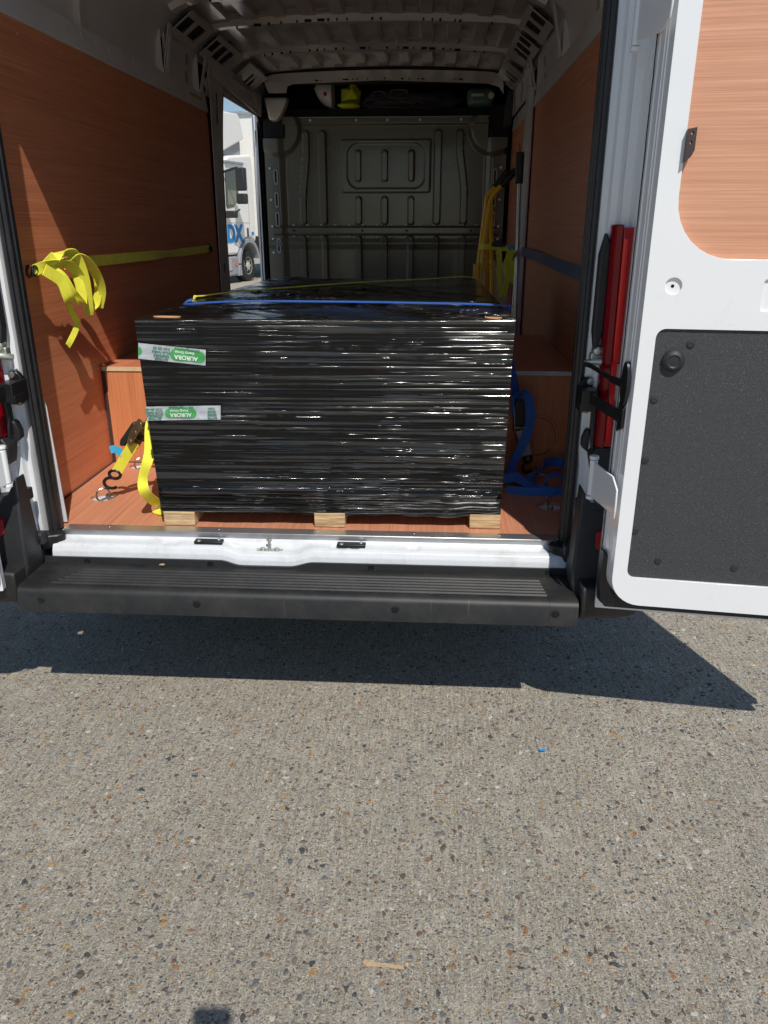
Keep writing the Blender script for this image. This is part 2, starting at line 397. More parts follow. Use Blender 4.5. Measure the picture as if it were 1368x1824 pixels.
# side ply lining
for sx in (-1, 1):
    segs = [(.03, 2.62)] if sx < 0 else [(.03, 2.68), (2.86, YB)]
    for (ya, yb) in segs:
        poly = rrect(ya, yb, F+.002, 2.07 if sx < 0 else 2.095, [.05, .01, .005, .005])
        mb = MB(); mb.plate(poly, [], lambda u, v, d, sx=sx: XYZ(sx*(WX+d), u, v), .009); ln_ = V(mb, 'wall_lining', 'ply_long', smooth=0)
        mb = MB()
        for k in range(9):
            y = ya+.12+(yb-ya-.24)*k/8
            for z in (2.03, .63): mb.lathe((sx*WX, y, z), (-sx, 0, 0), [(0, .004), (.0012, .003), (.0015, 0)], 8)
        V(mb, 'lining_screw', 'steel', parent=ln_, loose=1)
# wheel arch boxes
for sx in (-1, 1):
    mb = MB(); a, b = (-WX+.001, -.66) if sx < 0 else (.66, WX-.001)
    mb.box(a, b, .742, .754, F+.001, .925); mb.box(-.66 if sx < 0 else .66, (-.66 if sx < 0 else .66)+sx*.012, .754, 1.74, F+.001, .925)
    mb.box(a, b, 1.728, 1.74, F+.001, .925)
    bx = V(mb, 'wheel_arch_box', 'ply_up', smooth=0)
    mb = MB(); mb.box(a, b, .740, 1.76, .9275, .9445); V(mb, 'arch_box_top', 'ply_long', parent=bx, smooth=0)
    mb = MB(); mb.box(a+.001, b-.001, .7375, .7395, .927, .944); V(mb, 'board_edge', 'pale_edge' if sx < 0 else 'white_metal', parent=bx, smooth=0)
    mb = MB(); mb.box(a-.0, a+.012, .736, .7415, F+.001, .925) if sx < 0 else None
    if sx < 0: mb.box(a, a+.002, .75, .76, F, .925); V(mb, 'edge_gap', 'brown_plastic', parent=bx, smooth=0)

mb = MB()
for r0, r1, ca, cz in ((.075, .0775, .795, .685), (.082, .0835, .80, .690)):
    for a0, a1 in ((-.4, 1.9), (2.1, 3.0), (3.9, 5.6)):
        ts = np.linspace(a0, a1, 16); pts = [(ca+r1*math.cos(t), cz+r1*math.sin(t)) for t in ts]+[(ca+r0*math.cos(t), cz+r0*math.sin(t)) for t in ts[::-1]]
        mb.plate(pts, [], lambda u, v, d: XYZ(u, .7412-d, v), .0006)
V(mb, 'ring_stain', 'ply_stain', parent=bx, smooth=0, loose=1)
# side rails above the lining (perforated) and upper body skin
def railholes(ya, yb, z): return [rrect(y-.004, y+.004, z-.013, z+.013, .003, 2) for y in np.arange(ya, yb, .13)]
for sx in (-1, 1):
    zr0, zr1 = (2.072, 2.150) if sx < 0 else (2.097, 2.175)
    ye = 2.60 if sx < 0 else YB-.1
    mb = MB(); mb.plate([(.0, zr0), (ye, zr0), (ye, zr1), (.0, zr1)], railholes(.15, ye-.1, (zr0+zr1)/2+.008), lambda u, v, d, sx=sx: XYZ(sx*(.925+.010*(v-zr0)/.08+d), u, v), .004)
    mb.box(sx*.925 if sx > 0 else -.945, .945 if sx > 0 else -.925, .0, ye, zr0-.006, zr0); mb.box(min(sx*.935, sx*.985), max(sx*.935, sx*.985), 0, ye, zr1, zr1+.004)
    rl = V(mb, 'side_rail', 'inner_paint_side', smooth=0)
    mb = MB(); mb.box(min(sx*.950, sx*.953), max(sx*.950, sx*.953), .0, ye, zr0, zr1-.002); V(mb, 'rail_backing', 'hole_black', parent=rl, smooth=0)
    if sx < 0:
        mb = MB(); mb.box(-.932, -.930, 2.28, 2.50, 2.095, 2.13); V(mb, 'rail_label', 'sticker', parent=rl, smooth=0)

# outer shell: skin profile from sill to roof, as a closed thin wall
skin = [(1.01, .42), (1.02, .9), (1.02, 1.5), (1.005, 2.0), (.985, 2.2), (.965, 2.33), (.92, 2.43), (.84, 2.495), (.72, 2.525), (.4, 2.55), (0, 2.555)]
def shell(mb, prof, t, ya, yb, sx, ny=1):
    pr = [Vector(p) for p in prof]; inn = []
    for i, p in enumerate(pr):
        tg = (pr[min(i+1, len(pr)-1)]-pr[max(i-1, 0)]).normalized(); nrm = Vector((tg.y, -tg.x))
        inn.append(p-nrm*t if nrm.x > 0 or nrm.y > 0 else p+nrm*t)
    loop = [tuple(p) for p in pr]+[tuple(p) for p in inn[::-1]]
    mb.rings([[XYZ(sx*u, y, v) for u, v in loop] for y in (ya, yb)])
mb = MB()
side = skin[:6]
shell(mb, side, .012, .05, 5.5, 1, 1); shell(mb, side, .012, .05, 2.84, -1); shell(mb, side, .012, 4.22, 5.5, -1)
shell(mb, [(.985, 2.345), (.92, 2.43)], .012, 2.84, 4.22, -1)
V(mb, 'body_side', 'white_paint')
mb = MB(); shell(mb, skin[5:], .012, -.02, 5.5, 1); shell(mb, skin[5:], .012, -.02, 5.5, -1)
mb.box(-1.0, 1.0, 5.5, 5.52, .4, 2.5); V(mb, 'roof_shell', 'white_paint')
mb = MB(); mb.box(-1.0, 1.0, 5.3, 6.6, .35, 1.25); mb.box(-.97, .97, 5.52, 5.9, 1.25, 2.1); V(mb, 'van_nose', 'white_paint', bevel=.08)
# wheels
for sx in (-1, 1):
    for y in (1.15, 5.7):
        c = Vector((sx*.90, y, .345)); mb = MB()
        mb.lathe(c-Vector((.11, 0, 0)), (1, 0, 0), [(0, .20), (.0, .30), (.02, .335), (.05, .345), (.17, .345), (.20, .335), (.22, .30), (.22, .20)], 32); ty = V(mb, 'wheel', 'tyre')
        mb = MB(); mb.lathe(c+Vector((sx*.06, 0, 0)), (sx, 0, 0), [(-.03, .2), (.045, .2), (.03, .17), (.01, .08), (.03, .06), (.03, 0)], 24); V(mb, 'wheel_rim', 'wheel_rim', parent=ty)

# inner side skin (dark upper panels) with pressed pads
for sx in (-1, 1):
    mb = MB()
    sk = [(.968, 2.145), (.966, 2.20), (.955, 2.28), (.925, 2.35), (.865, 2.41), (.80, 2.445)]
    def f(u, v, sx=sx):
        t = v*5; i = min(4, int(t)); q = t-i; x = sk[i][0]*(1-q)+sk[i+1][0]*q; z = sk[i][1]*(1-q)+sk[i+1][1]*q
        y = .02+u*4.0; return XYZ(sx*x, y, z)
    if sx > 0: mb.grid(f, 60, 10)
    else: mb.grid(lambda u, v: f(u*.70, v), 42, 10); mb.grid(lambda u, v: f(.7+u*.3, .4+v*.6), 12, 8)
    V(mb, 'upper_side_panel', 'inner_paint_side')

# roof skin with lengthwise swages
def zr(x): return 2.505-.035*(abs(x)/.8)**2.5
def swage(x):
    p = ((x+10.0375) % .15)/.15; e = .035
    t = 1.0 if (.25 < p < .75) else 0.0
    if abs(p-.25) < e: t = (p-.25+e)/(2*e)
    if abs(p-.75) < e: t = 1-(p-.75+e)/(2*e)
    return t if abs(x) < .74 else 0
bands = [(0.1, .95), (1.1, 1.78), (1.98, 2.27), (2.44, 2.98), (3.17, 3.62)]
bands = [(0.05, .92), (1.06, 1.72), (1.92, 2.30), (2.40, 2.99), (3.13, 3.66)]
def froof(u, v):
    x = -.83+1.66*u; y = .0+3.9*v; k = 0
    for a, b in bands:
        e = .02
        if a-e < y < b+e: k = max(k, min(1, (y-a+e)/e, (b+e-y)/e))
    return XYZ(x, y, zr(x)-.028*(1-swage(x)*k))
mb = MB(); mb.grid(froof, 440, 170); V(mb, 'roof_skin', 'inner_paint', smooth=40)
# roof bows: hat section following the arch, with end gussets
arch = [(.945, 2.16), (.940, 2.24), (.920, 2.315), (.875, 2.372), (.80, 2.412), (.73, 2.430), (.5, 2.440), (.25, 2.447), (0, 2.45)]
arch_c = [tuple(p) for p in catmull([Vector((a, b, 0)).to_3d() for a, b in arch], 3)]
full = [(-p[0], p[1]) for p in arch_c]+[(p[0], p[1]) for p in arch_c[::-1][1:]]
def bow(yc, wd, lo=0, fl=.022, name='roof_bow', pts=None, dep=.032):
    pts = pts or full
    P = [Vector(p) for p in pts]; rings = []
    for i, p in enumerate(P):
        tg = (P[min(i+1, len(P)-1)]-P[max(i-1, 0)]).normalized(); nr = Vector((-tg.y, tg.x))   # points out of van
        prof = [(-wd/2-fl, dep), (-wd/2, dep), (-wd/2+.012, 0), (wd/2-.012, 0), (wd/2, dep), (wd/2+fl, dep), (wd/2+fl, dep+.003), (wd/2-.004, dep+.003), (wd/2-.015, .003), (-wd/2+.015, .003), (-wd/2+.004, dep+.003), (-wd/2-fl, dep+.003)]
        rings.append([XYZ(p.x+nr.x*h, yc+a, p.y+nr.y*h) for a, h in prof])
    mb = MB(); mb.rings(rings); o = V(mb, name, 'inner_paint', smooth=30)
    mb = MB()
    for k in range(26):
        x = -.66+1.32*k/25+random.uniform(-.015, .015)
        if random.random() < .3: continue
        z = min(2.45, 2.45-.035*(abs(x)/.7)**2.2)
        L = random.choice((.004, .004, .018, .006)); mb.box(x-L, x+L, yc-wd/2+.006, yc-wd/2+.0105, z-.004+.006, z+.014)
    V(mb, 'bow_slot', 'hole_black', parent=o, smooth=0, loose=1)
    return o
top_ = [p for p in full if abs(p[0]) < .872]
bow(1.00, .08); bow(1.83, .085, pts=top_); bow(2.35, .075, pts=top_); bow(3.06, .085, pts=top_); bow(.06, .10)
# posts with oval holes that carry the bows down to the rail
def post(sx, y0, y1, z0, z1, ovals, x=.928, taper=.03):
    outer = [(y0, z0), (y1, z0), (y1-taper, z1), (y0+taper, z1)]
    mb = MB(); mb.plate(outer, ovals, lambda u, v, d, sx=sx: XYZ(sx*(x-max(0, v-2.2)*.25+d), u, v), .004)
    mb.box(min(sx*(x+.004), sx*.966), max(sx*(x+.004), sx*.966), y0, y0+.003, z0, z1-.02); mb.box(min(sx*(x+.004), sx*.966), max(sx*(x+.004), sx*.966), y1-.003, y1, z0, z1-.02)
    o = V(mb, 'body_post', 'inner_paint_side', smooth=0)
    mb = MB(); mb.box(min(sx*(x+.015), sx*(x+.018)), max(sx*(x+.015), sx*(x+.018)), y0+.01, y1-.01, z0, z1-.03); V(mb, 'post_cavity', 'hole_black', parent=o, smooth=0)
ov = lambda y, z, h=.045, w_=.026: rrect(y-w_, y+w_, z-h, z+h, w_*.95, 6)
post(-1, 2.47, 2.68, 2.152, 2.40, [ov(2.575, 2.275), ov(2.575, 2.18-.0+.0, .024)])
post(1, 2.66, 2.88, 2.177, 2.42, [ov(2.78, 2.345), ov(2.78, 2.235)])
post(-1, 1.86, 1.93, 2.152, 2.36, [rrect(1.888, 1.902, 2.17, 2.31, .006)], taper=.01); post(1, 1.74, 1.81, 2.177, 2.38, [rrect(1.768, 1.782, 2.20, 2.33, .006)], taper=.01)
for sx in (-1, 1):      # pressed inner pads between the posts
    for (ya, yb) in ((1.98, 2.42),) if sx < 0 else ((1.88, 2.58),):
        mb = MB(); mb.plate(rrect(ya, yb, 2.16, 2.34, .04), [], lambda u, v, d, sx=sx: XYZ(sx*(.957-max(0, v-2.24)*.15+d), u, v), .006); pd = V(mb, 'pressed_pad', 'inner_paint_side', bevel=.002)
        for q in (2.29, 2.20):
            mb = MB(); mb.plate(ov(yb-.10, q, .032, .024), [], lambda u, v, d, sx=sx: XYZ(sx*(.953-max(0, v-2.24)*.15+d), u, v), .003); V(mb, 'foam_patch', 'lorry_grey', parent=pd, bevel=.001)
# gusset plates at the bow ends, flat facets with square holes
def facet(name, O, U, W, poly, hl, mat='inner_paint', back=.02):
    O, U, W = Vector(O), Vector(U).normalized(), Vector(W).normalized(); N = U.cross(W)
    mb = MB(); mb.plate(poly, hl, lambda u, v, d: O+U*u+W*v+N*d, .003); o = V(mb, name, mat, smooth=0)
    if hl:
        mb = MB(); s_ = 1 if N.dot(Vector((O.x, 0, O.z-2))) > 0 else -1
        for h in hl:
            xs = [p[0] for p in h]; ys = [p[1] for p in h]
            mb.plate([(min(xs)-.006, min(ys)-.006), (max(xs)+.006, min(ys)-.006), (max(xs)+.006, max(ys)+.006), (min(xs)-.006, max(ys)+.006)], [], lambda u, v, d: O+U*u+W*v+N*s_*(.010+d), .002)
        V(mb, 'gusset_cavity', 'hole_black', parent=o, smooth=0, loose=1)
sq = lambda a, b, c, d_: rrect(a, b, c, d_, .004, 2)
for sx in (-1, 1):
    Wd = (-sx*.12, 0, .085)
    facet('roof_gusset', (sx*.905, 1.90, 2.325), (0, 1, 0), Wd, [(0, 0), (.40, 0), (.40, .15), (0, .15)], [sq(.02, .14, .04, .12), sq(.19, .33, .04, .12)])
    facet('roof_gusset', (sx*.905, 2.41, 2.325), (0, 1, 0), Wd, [(0, 0), (.56, 0), (.60, .07), (.56, .15), (0, .15)], [sq(.02, .12, .05, .12), sq(.16, .27, .03, .12), sq(.31, .42, .03, .12)])
    facet('roof_gusset', (sx*.905, 3.13, 2.32), (0, 1, 0), Wd, [(0, 0), (.55, 0), (.55, .15), (0, .15)], [[(.22, .02), (.29, .02), (.27, .11), (.22, .11)], [(.32, .02), (.42, .02), (.32, .12)]])
# cant rail above the side door and along the right
mb = MB(); mb.plate([(2.68, 2.26), (YB-.05, 2.20), (YB-.05, 2.34), (2.68, 2.36)], [rrect(y-.01, y+.01, 2.30, 2.325, .004, 2) for y in (2.85, 3.0, 3.1, 3.35, 3.5, 3.7)], lambda u, v, d: XYZ(-.905-d+max(0, v-2.3)*.3, u, v), .004)
V(mb, 'door_cant_rail', 'inner_paint_side', smooth=0)
mb = MB(); mb.box(-.99, -.925, 2.68, YB, 2.345, 2.365); mb.box(-.93, -.926, 2.68, YB, 2.2, 2.35); V(mb, 'cant_rail_back', 'inner_paint_side', smooth=0)
mb = MB(); mb.plate([(2.88, 2.18), (YB, 2.18), (YB, 2.33), (2.88, 2.35)], [rrect(3.25, 3.33, 2.2, 2.31, .01, 2)], lambda u, v, d: XYZ(.915+d-max(0, v-2.3)*.3, u, v), .004); V(mb, 'cant_rail', 'inner_paint_side', smooth=0)
# header over the cab and rear header
mb = MB(); pts = [p for p in full if abs(p[0]) < .83]
mb.plate([(p[0], p[1]+.006) for p in pts]+[(.835, 2.30), (.80, 2.345), (.72, 2.366), (0, 2.392), (-.62, 2.374), (-.655, 2.36), (-.665, 2.32), (-.79, 2.32)], [rrect(x-a, x+a, 2.405-abs(x)*.02-.006, 2.405-abs(x)*.02+.004, .002, 2) for x, a in ((-.45, .012), (-.42, .004), (-.25, .02), (-.2, .005), (-.17, .005), (-.1, .004), (0.02, .006), (.14, .01), (.19, .004), (.25, .006), (.28, .012), (.5, .004), (.54, .014))],
         lambda u, v, d: XYZ(u, 3.72+d, v), .006)
V(mb, 'cab_header', 'inner_paint', smooth=0)
mb = MB(); mb.box(-.86, .86, 3.728, 3.9, 2.395, 2.48); V(mb, 'header_back', 'cab_black', smooth=0)
mb = MB(); mb.box(-.96, .96, -.10, .03, 2.335, 2.50); V(mb, 'rear_header', 'white_paint', bevel=.02)

# side door opening: posts, seal
mb = MB(); mb.plate([(2.62, F), (2.84, F), (2.86, 1.2), (2.84, 1.7), (2.90, 2.15), (2.98, 2.30), (2.62, 2.30), (2.62, F)][:-1], [rrect(2.74, 2.78, z, z+.06, .012, 3) for z in (.70, .95, 1.18)]+[rrect(2.70, 2.72, 1.7, 1.86, .006, 2)]+[rrect(2.75, 2.80, 2.02, 2.20, .02, 3)], lambda u, v, d: XYZ(-.932-d+max(0, v-1.6)*.03, u, v), .004)
mb.box(-.99, -.936, 2.836, 2.84, F, 2.2); bp = V(mb, 'side_door_post', 'inner_paint_side', smooth=0)
mb = MB(); mb.box(-.958, -.948, 2.62, 2.83, F, 2.02); mb.box(-.950, -.938, 2.62, 2.90, 2.0, 2.28); V(mb, 'post_cavity', 'hole_black', parent=bp, smooth=0)
mb = MB(); mb.tube(catmull([Vector(p) for p in ((-.945, 2.86, F), (-.948, 2.88, 1.3), (-.942, 2.885, 1.8), (-.932, 2.94, 2.15), (-.925, 3.02, 2.30), (-.925, 3.2, 2.33), (-.925, 3.8, 2.25), (-.925, 3.98, 2.20), (-.93, 4.06, 2.10), (-.938, 4.09, 1.9), (-.94, 4.10, 1.3), (-.94, 4.08, F))], 5), .013, 8); V(mb, 'side_door_seal', 'rubber')
mb = MB(); mb.plate([(YB+.02, F), (4.34, F), (4.42, 1.3), (4.40, 1.9), (4.34, 2.2), (YB-.05, 2.26), (YB+.0, 1.8)], [], lambda u, v, d: XYZ(-.952-.0-(u-YB)*.20-d, u, v), .01); fp = V(mb, 'front_door_post', 'white_paint', smooth=0)
mb = MB(); mb.box(-1.012, -.995, 4.24, 4.30, 2.02, 2.14); mb.box(-1.0, -.985, 4.18, 4.23, .95, 1.03); V(mb, 'door_catch', 'black_metal', parent=fp, bevel=.005, loose=1)
# open sliding door parked along the side
mb = MB(); mb.box(-1.12, -1.06, 1.45, 2.72, .45, 2.30); sdn = V(mb, 'sliding_door', 'white_paint', bevel=.03)
mb = MB(); mb.box(-1.14, -1.12, 2.55, 2.62, 1.2, 1.4); V(mb, 'handle', 'black_plastic', parent=sdn, bevel=.006)
mb = MB(); mb.box(.896, .93, 2.685, 2.86, F, 2.20); V(mb, 'body_post', 'inner_paint_side', bevel=.012)

# bulkhead: pressed sheet
def sstep(a, b, x): t = np.clip((x-a)/(b-a), 0, 1); return t*t*(3-2*t)
def capsule(x, z, cx, z0, z1, w_, e=.012):
    dz = np.maximum(np.maximum(z0+w_-z, z-(z1-w_)), 0) if z1-z0 > 2*w_ else abs(z-(z0+z1)/2)
    d_ = np.sqrt((x-cx)**2+dz**2); return 1-sstep(w_-e, w_, d_)
def rr_sd(x, z, x0, x1, z0, z1, r):
    qx = np.maximum(np.maximum(x0+r-x, x-x1+r), 0); qz = np.maximum(np.maximum(z0+r-z, z-z1+r), 0)
    return np.sqrt(qx**2+qz**2)-r+np.minimum(np.maximum(np.maximum(x0+r-x, x-x1+r), np.maximum(z0+r-z, z-z1+r)), 0)
nx, nz = 420, 320; X, Z = np.meshgrid(np.linspace(-.90, .90, nx+1), np.linspace(F, 2.205, nz+1))
H = np.zeros_like(X); up_ = Z > 1.46
sL = -.625+.035*sstep(1.6, 2.0, Z); sR = .600-.045*sstep(1.65, 2.05, Z)
for cx in (sL, -.465, .395, sR): H += .030*capsule(X, Z, cx, 1.46, 2.12, .030, .009)*up_
for cx in (-.20, 0, .20): H += .026*capsule(X, Z, cx, 1.46, 1.665, .027, .008); H += .026*capsule(X, Z, cx, 1.765, 1.985, .025, .008)
fr = rr_sd(X, Z, -.325, .345, 1.69, 2.06, .02); H += .012*(1-sstep(-.008, .0, fr))
ins = rr_sd(X, Z, -.285, .305, 1.715, 2.035, .09); H -= .011*(1-sstep(-.007, .0, ins))
H += .028*(1-sstep(.022, .034, abs(Z-1.418)))*(abs(X) < .86)
for cx in (-.63, -.465, -.20, 0, .20, .395, .60): H += .026*capsule(X, Z, cx, .60, 1.385, .026, .008)*(Z < 1.39)
H += .012*(1-sstep(.0, .045, abs(Z-1.325)))*(1-.3*np.sin(X*9)**2)*(Z < 1.385)
H += .03*sstep(.74, .80, abs(X))                                # edges step toward the load bay
crn = np.sqrt((abs(X)-.80)**2+(Z-2.12)**2); H += .035*(1-sstep(.15, .19, crn))*(Z > 1.90)
H += .012*sstep(2.15, 2.16, Z)
mb = MB(); vs = [(float(x), float(YB-h), float(z)) for x, h, z in zip(X.ravel(), H.ravel(), Z.ravel())]; w_ = nx+1
cut = lambda i, j: (abs(X[j, i]) > .755 and Z[j, i] > 2.06)
mb.add(vs, [(j*w_+i, j*w_+i+1, (j+1)*w_+i+1, (j+1)*w_+i) for j in range(nz) for i in range(nx) if not cut(i, j)])
bk = V(mb, 'bulkhead', 'bulkhead_paint', smooth=50)
mb = MB()
for x in (-.55, -.21, .02, .26, .56): mb.lathe((x, YB-.013, 2.185), (0, -1, 0), [(0, .010), (.004, .009), (.006, 0)], 12)
for sx in (-1, 1):
    for z in (1.86, 1.64, 1.45, 1.36, 1.26): mb.lathe((sx*.865, YB-.031, z), (0, -1, 0), [(0, .010), (.005, .008), (.006, 0)], 12)
V(mb, 'bulkhead_bolt', 'steel', parent=bk, loose=1)
mb = MB()
for x in (-.70, -.17, .17, .66): mb.lathe((x, YB-.029, 1.42), (0, -1, 0), [(0, .009), (.001, .009), (.001, 0)], 12)
for sx in (-1, 1):
    for z in (1.80, 1.64, 1.50, 1.31): mb.plate(rrect(sx*.822-.005, sx*.822+.005, z-.04, z+.04, .004, 2), [], lambda u, v, d: XYZ(u, YB-.034-d, v), .001)
V(mb, 'bulkhead_slot', 'hole_black', parent=bk, smooth=0, loose=1)
mb = MB()
for sx in (-1, 1):
    for z in (1.80, 1.64, 1.50, 1.31): mb.plate(rrect(sx*.822-.016, sx*.822+.016, z-.055, z+.055, .014), [rrect(sx*.822-.007, sx*.822+.007, z-.043, z+.043, .005)], lambda u, v, d: XYZ(u, YB-.038+d, v), .005)
for k in range(14):
    x = -.70+1.4*k/13; mb.box(x-.012, x+.012, YB-.033, YB-.024, 1.455, 1.468); mb.box(x-.010, x+.010, YB-.033, YB-.024, 1.372, 1.382)
V(mb, 'bulkhead_clip', 'bulkhead_edge', parent=bk, bevel=.003, loose=1)
mb = MB(); mb.box(-.72, .78, YB-.016, YB+.004, 2.200, 2.206); V(mb, 'top_flange', 'bulkhead_edge', parent=bk, smooth=0)
# cab void behind the bulkhead, shelf
mb = MB(); mb.box(-.95, .95, YB+.55, YB+.57, 1.0, 2.5); mb.box(-.95, .95, YB+.03, YB+.56, 2.185, 2.262); mb.box(.885, .91, YB-.06, YB+.56, 1.95, 2.45); mb.box(-.905, -.885, YB+.10, YB+.56, 1.95, 2.45)
mb.box(-.89, .89, 3.9, YB+.56, 2.452, 2.47); mb.box(-.95, .95, YB+.1, YB+.12, F, 2.18)
V(mb, 'cab_shelf', 'cab_black', smooth=0)
mb = MB(); mb.box(-.90, -.735, YB-.045, YB+.02, 2.06, 2.20); mb.box(.77, .90, YB-.045, YB+.02, 2.05, 2.28); V(mb, 'corner_trim', 'cab_black', bevel=.015, loose=1)
mb = MB(); pr = [(-.86, 2.32), (-.69, 2.32), (-.705, 2.27), (-.745, 2.20), (-.775, 2.172), (-.83, 2.172)]; mb.plate(pr, [], lambda u, v, d: XYZ(u, 3.90+d, v), .10); V(mb, 'cab_corner_moulding', 'helmet_white', bevel=.03, seg=4)
mb = MB(); mb.plate([(.845, 2.08), (.90, 2.11), (.90, 2.33), (.87, 2.33), (.845, 2.22)], [], lambda u, v, d: XYZ(u, 3.70+d, v), .05); V(mb, 'belt_trim', 'black_plastic', bevel=.01)

# ------------------------------------------------ rear frame: pillars, lamps, corners (mirrored)
prof = [(.822, .028), (.822, .0), (.824, -.018), (.826, -.026), (.842, -.030), (.846, -.052), (.862, -.058), (.868, -.088), (.888, -.094), (.893, -.112), (.975, -.118), (1.012, -.09), (1.022, -.02), (1.022, .10), (1.0, .10), (.95, .02), (.945, .04), (.822, .04)]
for sx in (-1, 1):
    before = set(COL.objects); offx = -.026 if sx < 0 else -.014
    mb = MB(); rings = []
    for z in np.linspace(.50, 2.42, 33):
        k = sstep(.86, .80, z)*.5+sstep(1.02, .96, z)*.2       # the ledge widens below the lamp
        lean = -max(0, z-1.95)**1.6*.12
        rings.append([XYZ(sx*(u+lean+(.012*k if .82 < u < .9 else 0)), v+(.010*k if u > .83 and v < 0 else 0), z) for u, v in prof])
    mb.rings(rings); pil = V(mb, 'rear_pillar', 'white_paint', smooth=45)
    # seam sealer and pressed slots
    mb = MB()
    z = .66; pts = []
    while z < .90: pts.append((sx*(.874+random.uniform(-.002, .002)), -.0915, z)); z += .012
    mb.tube(pts, .0014, 5); V(mb, 'seam_crack', 'rubber', parent=pil)
    mb = MB(); mb.plate(rrect(.880, .890, .60, .68, .004, 3), [], lambda u, v, d: XYZ(sx*u, -.096-d, v), .003); mb.plate(rrect(.8, .81, .6, .6001, 0), [], lambda u, v, d: XYZ(sx*.9, -.05, v), .001) if False else None
    # tail lamp
    mb = MB(); mb.extrude([(.854, -.06), (.853, -.112), (.862, -.126), (.874, -.131), (.874, -.06)], .885, 1.475, lambda u, v, t: XYZ(sx*(u-(t-1.1)*.012), v, t)); tl = V(mb, 'tail_light', 'dark_red_lens', bevel=.003)
    for nm, mt_, za, zb in (('brake_lens', 'red_lens', 1.125, 1.468), ('reverse_lens', 'clear_lens', 1.022, 1.122), ('fog_lens', 'red_lens', .890, 1.019)):
        mb = MB(); mb.extrude([(.8745, -.06), (.8745, -.132), (.93, -.136), (.985, -.132), (1.015, -.10), (1.026, -.04), (1.026, .06), (.96, .06)], za, zb, lambda u, v, t: XYZ(sx*(u-(t-1.1)*.012), v, t)); V(mb, nm, mt_, parent=tl, bevel=.002)
    mb = MB(); mb.extrude([(.8745, -.1325), (.8755, -.1355), (.887, -.1375), (.889, -.1345)], .905, 1.44, lambda u, v, t: XYZ(sx*(u-(t-1.1)*.012), v, t)); V(mb, 'lens_rib', 'lens_bright', parent=tl)
    # black trims beside the lamp
    mb = MB(); mb.plate([(.826, 1.20), (.836, 1.135), (.852, 1.20), (.850, 1.43), (.838, 1.455), (.826, 1.40)], [], lambda u, v, d: XYZ(sx*u, -.085+d, v), .035)
    mb.plate([(.842, .86), (.842, .93), (.832, .925), (.823, .90), (.823, .875)], [], lambda u, v, d: XYZ(sx*u, -.09+d, v), .03)
    mb.plate([(.842, .93), (.842, 1.0), (.852, 1.0), (.853, .86)], [], lambda u, v, d: XYZ(sx*u, -.10+d, v), .03)
    mb.plate([(.842, .86), (.855, .80), (.95, .79), (1.02, .79), (1.02, .885), (.86, .885)], [], lambda u, v, d: XYZ(sx*u, -.128+d, v), .06); V(mb, 'lamp_trim', 'black_plastic', bevel=.004, loose=1)
    # corner moulding below the lamp
    mb = MB(); mb.extrude([(.822, .775), (.858, .715), (.90, .708), (1.028, .70), (1.03, .44), (.818, .44), (.805, .50)], 0, 1, lambda u, v, t: XYZ(sx*(u), -.158+.06*t-max(0, .62-v)*.35*(1-t)+max(0, u-.9)*.15, v)); cm = V(mb, 'corner_moulding', 'black_plastic', bevel=.008)
    for (u, v) in ((.835, .70), (.812, .555)):
        mb = MB(); mb.box(sx*u-.014, sx*u+.014, -.108, -.07, v-.018, v+.018); tb = V(mb, 'fixing_tab', 'black_plastic', bevel=.003)
        mb = MB(); mb.lathe((sx*u, -.108, v), (0, -1, 0), [(0, .009), (.003, .008), (.003, .004), (.001, .003), (.001, 0)], 16); V(mb, 'screw', 'black_metal', parent=tb)
    mb = MB(); mb.plate(rrect(.868, .995, .60, .655, .012), [], lambda u, v, d: XYZ(sx*u, -.186-max(0, .62-v)*.35+max(0, u-.9)*.15+d, v), .02); V(mb, 'reflector', 'red_lens', parent=cm, bevel=.003)
    # bumper corner
    mb = MB(); ringz = [(.405, .84), (.42, .95), (.45, 1.0), (.50, 1.0), (.515, .97)]
    base = [(.812, -.272), (.90, -.268), (.97, -.245), (1.03, -.18), (1.05, -.08), (1.05, .30), (.98, .30), (.812, -.06)]
    cx_, cy_ = .93, -.08
    mb.rings([[XYZ(sx*(max(.812, cx_+(u-cx_)*k) if u > .82 else u), cy_+(v-cy_)*k, z) for u, v in base] for z, k in ringz]); V(mb, 'bumper_corner', 'bumper_plastic', bevel=.006)
    # foot of the seal
    mb = MB(); mb.add([], []); mb.extrude([(.758, -.040), (.776, -.058), (.80, -.065), (.812, -.082), (.835, -.08), (.835, -.02), (.79, .0), (.765, -.018)], .505, .552, lambda u, v, t: XYZ(sx*u, v, t)); V(mb, 'seal_foot', 'rubber', bevel=.006)
    # latch and check bracket on the pillar
    mb = MB(); mb.tube([(sx*.815, -.065, 1.112), (sx*.835, -.085, 1.119), (sx*.865, -.095, 1.122), (sx*.885, -.10, 1.122)], .010, 10); mb.lathe((sx*.845, -.06, 1.148), (0, -1, 0), [(0, .016), (.022, .014), (.028, .008), (.028, 0)], 16)
    mb.box(sx*.845-.018, sx*.845+.018, -.078, -.05, 1.110, 1.142); V(mb, 'pillar_catch', 'zinc', bevel=.003)
    mb = MB(); mb.box(sx*.825-.022, sx*.825+.022, -.125, -.035, .988, 1.046); mb.plate(ell(sx*.832, 1.018, .026, .052), [], lambda u, v, d: XYZ(u, -.05+d, v), .02)
    mb.box(sx*.807-.006, sx*.807+.006, -.12, -.06, .985, 1.01); ck = V(mb, 'check_bracket', 'black_metal', bevel=.005)
